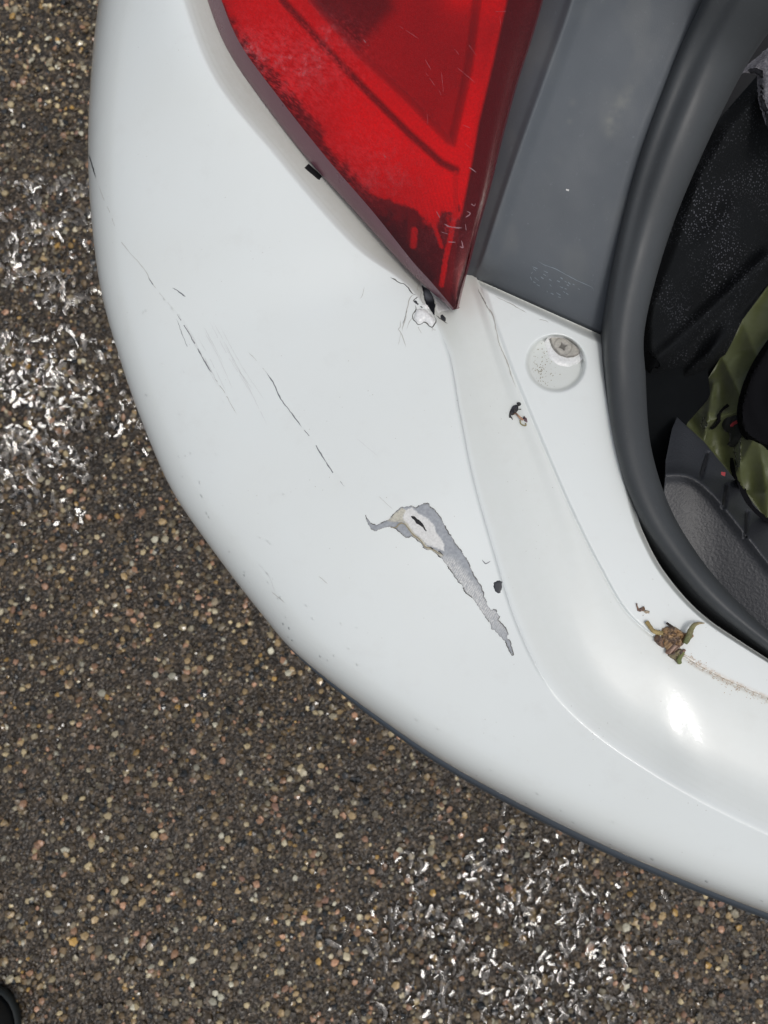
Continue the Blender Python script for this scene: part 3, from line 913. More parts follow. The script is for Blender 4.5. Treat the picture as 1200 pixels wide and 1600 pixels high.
# side wall on the left (mauve, unlit plastic) and on the right
wl = [at_z(LOc[:, 0], LOc[:, 1], zl_o-.004), at_z(LOc[:, 0], LOc[:, 1], zl_o)]
for s_ in (.25, .5, .75, .92, 1.0):
    p = LOc*(1-s_)+LRc*s_; wl.append(at_z(p[:, 0], p[:, 1], zl_o*(1-s_)+zl_r*s_+.0012*math.sin(math.pi*s_)+.0002))
wl.insert(0, wl[0]+np.array([.005, .004, -.005]))
rim = mesh_from('lens_rim', np.stack(wl).reshape(-1, 3), grid_faces(len(wl), 260), plastic('rim_plastic', srgb(112, 74, 84), .3, var=.12), tail)
RWc = RRc + np.array([2.5, .5])
wr = [lr[-1], at_z(RWc[:, 0], RWc[:, 1], zr_r-.006), at_z(RWc[:, 0]-4, RWc[:, 1], zr_r-.03)]
rim2 = mesh_from('lens_rim', np.stack(wr).reshape(-1, 3), grid_faces(3, 260), plastic('rim_red', srgb(120, 16, 34), .25, var=.15), tail)
tipx = [(700, 477), (705, 474), (711, 480), (716, 470), (716, 480), (712, 486), (706, 485)]
# reflector inside the lamp: real colours of its facets
def refl_col(x, y):
    n = fbm(x*.02, y*.02, 3); nf = fbm(x*.12, y*.12, 5); nd = fbm(x*.5, y*.35, 9, 3)
    red = np.stack([.80+.5*(fbm(x*.010, y*.010, 55, 2)-.5), .004+.03*nf, .010+.03*nf], -1)
    # inner darker chamber right of the bright band
    lineA = [(452, -100), (485, 0), (560, 85), (640, 160), (700, 222), (708, 225), (735, 100), (760, -100)]
    cham = sm(-10, 10, sdist(x, y, lineA))
    dark = np.stack([.30+.20*fbm(x*.012, y*.012, 21), .010+.01*nf, .018+.01*nf], -1)
    top = sm(15, -15, sdist(x, y, [(500, -100), (598, -100), (615, 15), (560, 75), (490, 10)]))
    dark = dark*(.30+.70*top)[:, None]
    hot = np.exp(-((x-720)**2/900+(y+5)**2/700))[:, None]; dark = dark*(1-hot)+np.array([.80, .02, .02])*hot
    c = red*(1-cham[:, None])+dark*cham[:, None]
    # dark seam between bands
    seam = dist_poly(x, y, [(428, -80), (440, 0), (470, 32), (520, 88), (580, 150), (640, 210), (690, 255), (712, 266)], False)
    k = (.80*sm(7, 1.5, seam))[:, None]; c = c*(1-k)+np.array([.05, .003, .008])*k
    # bright chrome edge left of the right wall
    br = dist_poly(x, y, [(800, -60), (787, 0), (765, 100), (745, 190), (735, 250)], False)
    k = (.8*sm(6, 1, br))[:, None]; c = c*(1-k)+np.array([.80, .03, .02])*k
    # dark strip on the right
    edge = [(805, -100), (792, 0), (770, 100), (748, 190), (738, 250), (722, 330), (712, 400), (700, 500), (900, 500), (900, -100)]
    k = sm(-3, 3, sdist(x, y, edge))[:, None]; c = c*(1-k)+np.array([.060, .006, .018])*k
    # tarnished lower left margin with ragged border and drips
    a = dist_poly(x, y, [(340, 0), (377, 71), (434, 150), (508, 244), (582, 330), (642, 405)], False)
    wdt = np.interp(y, [0, 60, 130, 180, 230, 300, 330], [0, 8, 22, 24, 12, 16, 55]) + 22*(nf-.5)+3*(nd-.5)
    k = sm(7, -6, a-wdt)[:, None]*.88; c = c*(1-k)+np.array([.045, .006, .016])*k
    lim = 338 + 34*(nf-.5)*2 - (x-640)*.05
    for (dx, yy, w_) in ((645, 385, 4.5), (662, 352, 7), (676, 360, 9), (652, 350, 8), (625, 345, 5), (600, 330, 8)):
        lim = np.maximum(lim, yy - ((x-dx+ (y-340)*.1)/w_)**2*14)
    lim = lim + 10*(nd-.5); k = sm(-12, 14, y-lim)[:, None]*.90; c = c*(1-k)+np.array([.040, .008, .018])*k
    for pl, w_ in (([(712, 270), (712, 330), (703, 375), (697, 400), (690, 445)], 4.0), ([(648, 360), (646, 384)], 5), ([(676, 345), (690, 385)], 3)):
        d = dist_poly(x, y, pl, False)+3*(nd-.5); k = (.9*sm(w_+1.5, w_-1.5, d))[:, None]
        c = c*(1-k)+np.array([.74, .03, .02])*k
    sp = sm(.70, .80, fbm(x*.35, y*.35, 33, 3))[:, None]*.4*sm(300, 380, y)[:, None]
    c = c*(1-sp)+np.array([.20, .14, .14])*sp
    # fogging (pinkish bloom) on the upper left of the bright band
    fog = np.exp(-((x-400)**2/3600+(y-95)**2/3600))+np.exp(-((x-480)**2/6000+(y-110)**2/4200))+.6*np.exp(-((x-560)**2/4000+(y-250)**2/2600))
    k = (np.clip(fog, 0, 1)*.8*sm(.42, .68, fbm(x*.22, y*.22, 41, 4)))[:, None]
    c = c*(1-k)+np.array([.95, .75, .75])*k
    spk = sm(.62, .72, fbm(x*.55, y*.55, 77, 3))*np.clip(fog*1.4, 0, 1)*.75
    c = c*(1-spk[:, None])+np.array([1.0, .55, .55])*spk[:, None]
    # faint upright optic ribs of the lamp's back
    rib = .5+.5*np.sin((x*.95-y*.25)*1.1)
    c = c*(1-.10*rib[:, None]*sm(225, 330, y)[:, None])
    return np.clip(c, 0, 1)
s_lin = np.linspace(-.01, 1.0, 230)
rr_rows, rr_px = [], []
for s_ in s_lin:
    p = LRc*(1-s_)+RRc*s_
    seamd = dist_poly(p[:, 0], p[:, 1], [(428, -80), (440, 0), (470, 32), (520, 88), (580, 150), (640, 210), (690, 255), (712, 266)], False)
    cham = sm(-6, 10, sdist(p[:, 0], p[:, 1], [(452, -100), (485, 0), (560, 85), (640, 160), (700, 222), (708, 225), (735, 100), (760, -100)]))
    z = zl_r*(1-s_)+zr_r*s_ - .007 - .003*sm(8, 1, seamd) - .010*cham + .002*math.sin(math.pi*s_)
    z = np.minimum(z, zl_r*(1-s_)+zr_r*s_-.003)
    rr_rows.append(at_z(p[:, 0], p[:, 1], z)); rr_px.append(p)
rp = np.stack(rr_px).reshape(-1, 2)
refl_m = tinted('lamp_reflector', .35, ((1200, .4, .0004),), coat=.3)
refl = mesh_from('reflector', np.stack(rr_rows).reshape(-1, 3), grid_faces(230, 260), refl_m, tail, col=refl_col(rp[:, 0], rp[:, 1]))
# hairline scratches and dried flakes on the lens
M_LSCR = Mat('lens_scuff', (.42, .10, .12), .5).m
for k in range(16):
    x0, y0 = random.uniform(620, 800), random.uniform(5, 260)
    if not in_poly(np.array([x0]), np.array([y0]), [tuple(p) for p in LRc[::20]]+[tuple(p) for p in RRc[::-20]])[0]: continue
    L = random.uniform(8, 38); a = random.gauss(-.75, .35)
    p = [(x0, y0), (x0+L*math.cos(a), y0-L*math.sin(a)*1.0)]
    if hit(*p[1], LBVH)[0] is None: continue
    ribbon('lens_scratch', p, .4, M_LSCR, tail, off=.0002, seed=300+k, bvh=LBVH, wob=.3, gaps=.15)
M_LFL = Mat('dried_residue', (.30, .15, .17), .6).m
for k, p in enumerate(([(733, 262), (740, 266), (745, 270)], [(735, 318), (741, 322), (743, 318)], [(730, 330), (735, 334), (728, 340)], [(718, 385), (724, 387), (721, 376)],
                       [(694, 350), (706, 355), (722, 356)], [(700, 378), (712, 379)], [(682, 330), (688, 340)], [(727, 350), (729, 360)], [(690, 362), (700, 366)], [(600, 242), (604, 247)], [(568, 62), (576, 72)])):
    ribbon('residue', p, 1.5 if k < 5 else 1.0, M_LFL, tail, off=.0003, seed=400+k, bvh=LBVH, gaps=.12)
for o in list(tail.children): pass

# --- grey pillar panel
PL = [(862, -90), (838, 0), (800, 110), (768, 220), (742, 320), (722, 400), (712, 436)]
PR = [(917, -90), (895, 0), (855, 115), (815, 225), (782, 322), (757, 400), (744, 433)]
PN = [(1165, -90), (1120, 0), (1068, 110), (1020, 230), (988, 340), (966, 440), (952, 524)]
tp = np.linspace(0, 6, 200); PLc, PRc, PNc = catmull(PL, tp), catmull(PR, tp), catmull(PN, tp)
# bottom edge straight: pull the last bit in parallel to the ledge
pz = np.interp(tp, [0, 6], [.792, .672])
prow = []
for s_ in np.linspace(0, 1, 20):
    p = PLc*(1-s_)+PRc*s_; prow.append(at_z(p[:, 0], p[:, 1], pz-.010*(1-s_)+.0014*sm(.75, 1, s_)))
for s_ in np.linspace(0, 1, 70)[1:]:
    p = PRc*(1-s_)+PNc*s_
    prow.append(at_z(p[:, 0], p[:, 1], pz+.0014*sm(.12, 0, s_)-.006*np.sin(math.pi*s_)*np.interp(tp, [0, 6], [1, .4]) -.004*sm(.85, 1, s_)))
pg = np.stack(prow)
fold = pg[:, -1] + np.array([0, -.0004, -.006])
pg = np.concatenate([pg, fold[:, None]], 1)
M_PANEL = plastic('grey_trim_plastic', srgb(86, 91, 96), .55, grain=1600, gs=.2, var=.14, spec=.35)
def dusty(mat, dustc):
    t = mat.node_tree; b = t.nodes['Principled BSDF']; src = b.inputs['Base Color'].links[0].from_socket
    a = t.nodes.new('ShaderNodeAttribute'); a.attribute_name = 'dust'
    x = t.nodes.new('ShaderNodeMix'); x.data_type = 'RGBA'; x.inputs[7].default_value = (*dustc, 1)
    t.links.new(a.outputs['Fac'], x.inputs[0]); t.links.new(src, x.inputs[6]); t.links.new(x.outputs[2], b.inputs['Base Color'])
dusty(M_PANEL, (.24, .24, .21))
qx, qy = to_px(pg.reshape(-1, 3))
def blot(cx, cy, sx, sy, ang=0.0):
    c_, s_ = math.cos(ang), math.sin(ang); X = (qx-cx)*c_+(qy-cy)*s_; Y = -(qx-cx)*s_+(qy-cy)*c_
    return np.exp(-(X/sx)**2-(Y/sy)**2)
nz = fbm(qx*.08, qy*.08, 91, 4)
dust = np.clip((.55*blot(972, 160, 10, 26, .5)+.45*blot(955, 195, 12, 16)+.2*blot(895, 160, 5, 5)+.22*blot(890, 190, 4, 4))*(nz*1.6-.2), 0, 1)
dust += .10*sm(.45, .75, fbm(qx*.02, qy*.012, 93, 4))
panel = mesh_from('pillar_trim', pg.reshape(-1, 3), grid_faces(pg.shape[0], pg.shape[1]), M_PANEL, car, attr={'dust': dust}); part(panel)
PBVH = BVHTree.FromPolygons([Vector(v) for v in pg.reshape(-1, 3)], [tuple(f) for f in grid_faces(pg.shape[0], pg.shape[1])])
M_MOULD = Mat('moulded_mark', srgb(120, 130, 138), .35).m
def ZT(pts): return [(800+x/9.23, 390+y/9.23) for x, y in pts]
ribbon('moulded_line', ZT([(360, 160), (480, 225), (620, 275), (780, 360), (950, 450), (1110, 520), (1160, 550), (1180, 600)]), .9, M_MOULD, panel, bvh=PBVH, seed=500, wob=.2)
ribbon('moulded_line', ZT([(160, 180), (180, 192)]), 1.2, M_MOULD, panel, bvh=PBVH, seed=501)
# illegible moulded characters, two short lines of small glyph-like strokes
gl_ = [((295, 245), (365, 275)), ((305, 270), (345, 305)), ((300, 320), (275, 345)), ((265, 390), (285, 440)), ((325, 400), (385, 445)), ((305, 460), (345, 480)),
       ((355, 500), (400, 525)), ((460, 305), (515, 335)), ((450, 350), (490, 375)), ((420, 390), (455, 420)), ((535, 425), (570, 445)), ((650, 445), (690, 465)),
       ((700, 400), (730, 425)), ((760, 450), (790, 470)), ((810, 470), (845, 500)), ((790, 505), (820, 525)), ((875, 495), (905, 510)), ((690, 530), (735, 550)),
       ((760, 560), (790, 570)), ((950, 560), (975, 575)), ((500, 590), (515, 615)), ((560, 625), (600, 645)), ((640, 620), (700, 655)), ((740, 600), (765, 620)),
       ((780, 625), (815, 650)), ((665, 680), (705, 695)), ((545, 500), (570, 530))]
for k, (a, b) in enumerate(gl_):
    ribbon('moulded_character', ZT([a, b]), 1.1, M_MOULD, panel, bvh=PBVH, seed=510+k, taper=False, wob=.2)
# pale smudges
sm_mat = Mat('dust_smudge', srgb(112, 116, 116), .7); 
def smudge(p, lab=None):
    t = sm_mat.t
    sheet('dust_smudge', rough_outline(p, 3, 3, 5), sm_mat.m, panel, bvh=PBVH, off=.00015, step=4, edge_drop=False, label=lab)
ribbon('dust_smudge', [(884, 296), (889, 297)], 3.5, Mat('white_fleck', (.6, .6, .58), .6).m, panel, bvh=PBVH, seed=601, taper=False)

# --- black backing behind gap, lamp pocket
back = mesh_from('gap_backing', [at_z(x, y, z) for x, y, z in ((650, 380, .655), (735, 425, .652), (960, 515, .652), (965, 560, .645), (730, 470, .645), (640, 430, .648))],
                 [[0, 1, 2, 3, 4, 5]], M_BLACK, car, smooth=False); part(back)

# --- rubber boot seal
SLp = [(1140, -95), (1098, 0), (1052, 100), (1001, 240), (967, 370), (946, 500), (947, 600), (961, 700), (986, 780), (1028, 853), (1104, 943), (1200, 1017), (1312, 1096)]
SRp = [(1310, -95), (1240, 0), (1165, 105), (1088, 262), (1040, 385), (1008, 510), (1009, 590), (1016, 690), (1040, 776), (1076, 845), (1132, 918), (1218, 1000), (1320, 1072)]
ts = np.linspace(0, 12, 420); SLc, SRc = catmull(SLp, ts), catmull(SRp, ts)
zs = catmull([[z_] for z_ in (.800, .775, .750, .727, .705, .688, .680, .678, .677, .676, .676, .676, .676)], ts)[:, 0]
srow = []
hw = np.interp(ts, [0, 5, 12], [.014, .012, .012])
for s_ in [0]*3 + list((1-np.cos(np.linspace(0, math.pi, 60)))/2) + [1]*2:
    p = SLc*(1-s_)+SRc*s_
    prof = math.sqrt(max(0, 1-(2*s_-1)**2))
    gro = -.0030*np.exp(-((s_-.24)/.14)**2)*sm(6, 2.5, ts)
    srow.append(at_z(p[:, 0], p[:, 1], zs + hw*prof**.9 + gro*prof))
srow[0] = srow[3]+np.array([.006, 0, -.035]); srow[1] = srow[3]+np.array([.003, 0, -.02]); srow[2] = srow[3]+np.array([0.0005, 0, -.006])
srow[-2] = srow[-3]+np.array([-.002, 0, -.012]); srow[-1] = srow[-3]+np.array([-.006, 0, -.03])
M_RUB = plastic('grey_rubber', srgb(62, 65, 67), .50, grain=500, gs=.2, var=.22, spec=.4)
seal = mesh_from('boot_seal', np.stack(srow).reshape(-1, 3), grid_faces(len(srow), 420), M_RUB, car); part(seal)
# thin dark flange between ledge and seal (the black gap)
fr = []
for dx, z_ in ((-26, .655), (-4, .650), (20, .650)):
    p = SLc+np.array([dx*.8, -dx*.1+ (8 if dx < 0 else 0)]); fr.append(at_z(p[:, 0], p[:, 1], np.interp(ts, [0, 5, 12], [.76, z_, z_])))
flange = mesh_from('seal_flange', np.stack(fr).reshape(-1, 3)[:, :], grid_faces(3, 420), M_BLACK, car); part(flange)

# --- boot interior
def patch(name, poly, zf, mat, parent=None, colf=None, step=3.0, thick=0.0):
    pts = [Vector(p) for p in poly]; n = len(pts)
    xs = [p[0] for p in poly]; ys = [p[1] for p in poly]
    gx, gy = np.meshgrid(np.arange(min(xs), max(xs), step), np.arange(min(ys), max(ys), step))
    gx = gx.ravel()+rng.uniform(-.3, .3, gx.size)*step; gy = gy.ravel()+rng.uniform(-.3, .3, gy.size)*step
    ok = sdist(gx, gy, poly) > step*.4
    pts += [Vector((a, b)) for a, b in zip(gx[ok], gy[ok])]
    vv, ee, ff, *_ = delaunay_2d_cdt(pts, [(i, (i+1) % n) for i in range(n)], [], 1, 1e-4)
    P2 = np.array([v[:] for v in vv]); sd = dist_poly(P2[:, 0], P2[:, 1], poly)
    V3 = at_z(P2[:, 0], P2[:, 1], zf(P2[:, 0], P2[:, 1], sd))
    F3 = []
    for f in ff:
        a, b, c = (V3[i] for i in f[:3]); nn = np.cross(b-a, c-a)
        F3.append(list(f) if nn[2] > 0 else list(f)[::-1])
    return mesh_from(name, V3, F3, mat, parent, col=colf(P2[:, 0], P2[:, 1], sd) if colf else None)

fl_px = [(960, -250), (1600, -250), (1600, 1180), (1330, 1080), (1200, 1000), (1090, 900), (1020, 800), (985, 640), (975, 500), (985, 340), (1040, 180), (1090, 30)]
floor = mesh_from('boot_floor', [at_z(x, y, .50) for x, y in fl_px], [list(range(len(fl_px)))[::-1]], Mat('boot_carpet', (.006, .006, .007), .9).m, car, smooth=False); part(floor)
def leather():
    m = Mat('grained_black_plastic', srgb(58, 60, 64), .42)
    m.base(m.ramp(m.noise(12, 4), [(.3, srgb(46, 48, 52)), (.7, srgb(62, 64, 69))]))
    v = m.voronoi(620, 'SMOOTH_F1')
    b = m.bump(v.outputs['Distance'], .22, .0008)
    m.bump(m.noise(1500, 2), .3, .0004, b)
    return m.m
M_LEA = leather()
trim_poly = [(1058, 652), (1100, 690), (1145, 745), (1200, 815), (1330, 960), (1330, 1085), (1200, 1010), (1100, 905), (1060, 845), (1035, 790), (1040, 720), (1050, 670)]
ridge = [tuple(q) for q in catmull([(1035, 742), (1075, 744), (1110, 768), (1150, 815), (1200, 878), (1330, 1040)], np.linspace(0, 5, 40))]
def trim_z(x, y, sd):
    d = dist_poly(x, y, ridge, False)
    above = np.interp(x, [r[0] for r in ridge], [r[1] for r in ridge]) - y
    z = .612 - np.where(above > 0, above*.00045, -above*.00012)
    z = z + .0025*np.exp(-(d/9)**2) - .03*sm(12, 0, x-1040)*0
    for (a, b) in (((1106, 708), (1095, 745)), ((1136, 758), (1131, 792)), ((1167, 800), (1165, 838))):
        q = dist_poly(x, y, [a, b], False)
        z = z - .003*sm(4.5, 1.5, q)
    return z
trim = patch('boot_sill_trim', trim_poly, trim_z, M_LEA, car, step=2.2); part(trim)
for a, b in (((1106, 708), (1096, 743)), ((1136, 758), (1131, 790)), ((1167, 800), (1165, 836))):
    TB = None
    o = mesh_from('trim_slot', [at_z(*q, trim_z(np.array([q[0]]), np.array([q[1]]), None)[0]+.0035) for q in
                                ((a[0]-1.5, a[1]), (a[0]+2, a[1]+1), (b[0]+1.5, b[1]), (b[0]-1.5, b[1]-1))], [[0, 3, 2, 1]], M_BLACK, trim, smooth=False)

# black plate standing for the void's darkness between seal and trim
void_lining = patch('boot_void_lining', [(1000, 440), (1100, 520), (1110, 620), (1075, 660), (1052, 700), (1045, 760), (1060, 850), (1000, 800), (985, 600)],
               lambda x, y, s: .565+0*x+.004*fbm(x*.03, y*.03, 3), Mat('void_black', (.006, .007, .008), .95, Specular_IOR_Level=.1).m, car, step=6); part(void_lining)

# olive bag
bag = empty('bag', (0, 0, 0))
tag(bag, 'olive green nylon bag with black trim lying in the open boot', 'bag')
def nylon(name, col):
    m = Mat(name, col, .42); m.b.inputs['Sheen Weight'].default_value = .2
    m.base(m.ramp(m.noise(25, 4), [(.3, tuple(c*.75 for c in col)), (.7, tuple(c*1.2 for c in col))]))
    b = m.bump(m.noise(35, 2), .35, .006); m.bump(m.noise(1800, 2), .25, .0003, b)
    return m.m
M_OL = nylon('olive_nylon', (.080, .092, .033))
bag_poly = [(1100, 602), (1125, 560), (1160, 500), (1205, 440), (1340, 380), (1340, 960), (1200, 815), (1145, 745), (1100, 690), (1058, 652), (1065, 622), (1085, 612)]
def fold_field(x, y):
    z = 0
    for (a, b, w_, h) in (((1115, 600), (1100, 690), 10, .014), ((1130, 560), (1190, 690), 20, .018), ((1200, 640), (1150, 740), 18, .016), ((1105, 660), (1155, 640), 9, .010),
                          ((1160, 500), (1200, 600), 22, .015), ((1190, 700), (1200, 820), 20, .012), ((1300, 500), (1280, 800), 50, .03)):
        d = dist_poly(x, y, [a, b], False); z = z + h*np.exp(-(d/w_)**1.3)
    return z
def bag_z(x, y, sd):
    cr = np.abs(vnoise(x*.016+2, y*.011, 14)-.5)*2; cr2 = np.abs(vnoise(x*.03+y*.02, y*.03+3, 19)-.5)*2
    return .553 + .6*fold_field(x, y) + .006*np.exp(-cr*2) + .001*np.exp(-cr2*3) + .018*sm(0, 60, sd)
b1 = patch('shell', bag_poly, bag_z, M_OL, bag, step=2.6)
BB = BVHTree.FromPolygons([v.co.copy() for v in b1.data.vertices], [tuple(p.vertices) for p in b1.data.polygons])
M_STRAP = Mat('black_webbing', (.004, .004, .005), .9, Specular_IOR_Level=.1).m
def arc(cx, cy, rx, ry, a0, a1, n=14): return [(cx+rx*math.cos(R(a)), cy+ry*math.sin(R(a))) for a in np.linspace(a0, a1, n)]
ins_poly = [tuple(q) for q in catmull([(1345, 470), (1230, 505), (1180, 560), (1155, 620), (1153, 665), (1170, 690), (1215, 706), (1345, 720)], np.linspace(0, 7, 60))]
def ins_z(x, y, sd):
    r_ = np.hypot(x-1240, (y-620)*.9)
    return .600 + .0006*np.sin(r_*.22)*sm(2, 12, sd) - .012*sm(10, 0, sd)
patch('black_panel', ins_poly, ins_z, M_STRAP, bag, step=3)
ribbon('piping', [(1147, 715), (1152, 750), (1170, 790), (1200, 815), (1240, 830)], 7, M_STRAP, bag, off=.002, bvh=BB, seed=702, wob=.4, taper=False, step=3, nx=3)
ribbon('piping', [(1141, 635), (1128, 645), (1118, 660), (1108, 668)], 4.5, M_STRAP, bag, off=.002, bvh=BB, seed=704, taper=False, step=3)
M_INK = Mat('black_print', (.008, .009, .008), .7).m
M_RED = Mat('red_print', (.28, .02, .025), .6).m
sheet('print', rough_outline([(1125, 662), (1135, 652), (1150, 648), (1165, 655), (1160, 680), (1148, 700), (1138, 697), (1142, 680), (1132, 672)], 1.5, 2.5, 2), M_INK, bag, off=.003, step=4, bvh=BB)
sheet('print', rough_outline([(1143, 662), (1150, 655), (1163, 653), (1166, 660), (1155, 665), (1147, 668)], 1, 2, 4), M_RED, bag, off=.004, step=3, bvh=BB)
sheet('print', [(1127, 737), (1134, 738), (1133, 744), (1127, 742)], M_RED, bag, off=.0035, step=4, bvh=BB)

# black knitted cloth
def knit():
    m = Mat('black_knit', (.012, .013, .015), .85); m.b.inputs['Specular IOR Level'].default_value = .15
    v = m.voronoi(520, 'F1', .75)
    d = m.g(v.outputs['Distance'], [(.0, 1), (.45, 0)])
    n = m.noise(22, 3)
    mul = m.n('ShaderNodeMath', operation='MULTIPLY'); m.l(m.g(v.outputs['Distance'], [(.14, 1), (.32, 0)]), mul.inputs[0]); m.l(m.g(n, [(.44, .04), (.64, 1)]), mul.inputs[1])
    m.base(m.mix(mul.outputs[0], (.007, .008, .009), (.12, .125, .14)))
    m.bump(d, .5, .0008)
    return m.m
cl_poly = [(1190, 110), (1155, 150), (1120, 190), (1075, 265), (1040, 370), (1000, 470), (995, 590), (1030, 640), (1080, 640), (1112, 625), (1118, 590), (1160, 500), (1205, 440), (1345, 380), (1345, 110)]
def cl_z(x, y, sd):
    z = .600 + .018*np.sin((x*.55+y*.35)*.030) + .010*(fbm(x*.012, y*.012, 31, 2)-.5)*2
    for (a, b, w_, h) in (((1030, 560), (1200, 400), 12, .014), ((1060, 600), (1190, 470), 10, .010), ((1010, 500), (1150, 330), 26, .012)):
        d = dist_poly(x, y, [a, b], False); z = z + h*np.exp(-(d/w_)**2)
    return z - .02*sm(25, 0, sd) - .05*sm(540, 640, y) + .02*sm(300, 150, y)
cloth = patch('cloth', cl_poly, cl_z, knit(), None, step=2.6)
tag(cloth, 'black knitted cloth heaped at the top of the open boot above the olive bag', 'cloth')
def felt():
    m = Mat('grey_felt', (.14, .13, .15), .95)
    m.base(m.ramp(m.noise(500, 4, .7), [(.35, (.07, .068, .08)), (.6, (.17, .165, .18)), (.75, (.30, .29, .30))]))
    m.bump(m.noise(400, 4), .8, .002); return m.m
felt_o = patch('felt_pad', rough_outline([(1150, 118), (1172, 98), (1205, 70), (1345, 50), (1345, 215), (1215, 225), (1195, 190), (1185, 158), (1183, 118), (1165, 112)], 2, 4, 4),
               lambda x, y, s: .648+.006*fbm(x*.05, y*.05, 3)-.008*sm(12, 0, s), felt(), None, step=3)
tag(felt_o, 'grey speckled felt pad showing behind the seal at top right, above the black cloth', 'felt pad')

# ------------------------------------------------------------------ debris lying on the bumper
def tube(name, pts, rad, mat, parent, zoff=.0015, colf=None, seg=8, seed=0):
    """bent stalk: centre line (photo pixels + lift in metres), radius per point in metres"""
    P = []
    for (x, y, h) in pts:
        loc, nor = hit(x, y); P.append(loc+nor*h)
    P = np.array([p[:] for p in P]); n = 6*(len(P)-1)+1
    t_ = np.linspace(0, len(P)-1, n); c = catmull(P, t_); r_ = np.interp(t_, np.arange(len(P)), rad)
    g_ = np.gradient(c, axis=0); g_ /= np.linalg.norm(g_, axis=1)[:, None]
    up = np.array([0, 0, 1.0]); sd_ = np.cross(g_, up); sd_ /= np.linalg.norm(sd_, axis=1)[:, None]; u2 = np.cross(sd_, g_)
    V3 = []
    for i in range(n):
        for k in range(seg):
            a = 2*math.pi*k/seg; rr_ = r_[i]*(1+.25*(float(vnoise(np.array(i*.7), np.array(k*1.3+seed), seed))-.5))
            V3.append(c[i]+(sd_[i]*math.cos(a)+u2[i]*math.sin(a)*.8)*rr_)
    F3 = [[i*seg+k, i*seg+(k+1) % seg, (i+1)*seg+(k+1) % seg, (i+1)*seg+k] for i in range(n-1) for k in range(seg)]
    V3 += [c[0], c[-1]]; q = n*seg
    F3 += [[(k+1) % seg, k, q] for k in range(seg)] + [[(n-1)*seg+k, (n-1)*seg+(k+1) % seg, q+1] for k in range(seg)]
    V3 = np.array(V3)
    col = colf(np.repeat(np.linspace(0, 1, n), seg)) if colf else None
    if col is not None: col = np.concatenate([col, col[:1], col[-1:]])
    return mesh_from(name, V3, F3, mat, parent, col=col)
M_DRY = tinted('dried_plant', .65, ((900, .8, .0008), (300, .6, .0012)))
def two(c0, c1, seed=0):
    def f(s): 
        n = vnoise(s*9, s*0, seed)
        k = np.clip(s+(n-.5)*.5, 0, 1)[:, None]
        return (np.array(c0)*(1-k)+np.array(c1)*k)*(.8+.5*n)[:, None]
    return f
def lump(name, outline, height, mat, parent, cols, seed, base_off=.0):
    def cf(x, y, sd):
        n = fbm(x*.16, y*.16, seed); n2 = fbm(x*.6, y*.6, seed+3, 3)
        k = sm(.38, .62, n)[:, None]; c = np.array(cols[0])*(1-k)+np.array(cols[1])*k
        k = sm(.56, .68, n2)[:, None]*.6; return c*(1-k)+np.array(cols[2])*k
    def hf(x, y, sd):
        m_ = sd.max(); n = fbm(x*.16, y*.16, seed, 3); rdg = np.abs(fbm(x*.22, y*.22, seed+7, 2)-.5)*2
        return base_off + height*np.sqrt(np.clip(1-(1-sd/m_)**2, 0, 1))*(.75+.5*n) - height*.35*sm(.25, 0, rdg)*sm(0, m_*.5, sd)
    return sheet(name, rough_outline(outline, 1.0, 1.6, seed), mat, parent, off=.0002, step=1.1, colf=cf, heightf=hf)
l0, n0 = hit(1045, 1000)
bud = empty('withered_bud', l0)
tag(bud, 'brown withered flower bud with green stalk ends lying on the bumper ledge near the seal', 'plant debris')
inv = Matrix.Translation(-l0)
def own(root, objs, inv_):
    for o in objs:
        if o is not None: o.parent = root; o.matrix_parent_inverse = inv_
BR = [(.38, .23, .11), (.13, .085, .06), (.56, .39, .22)]
def Z5(pts): return [(960+x/7.5, 920+y/7.5) for x, y in pts]
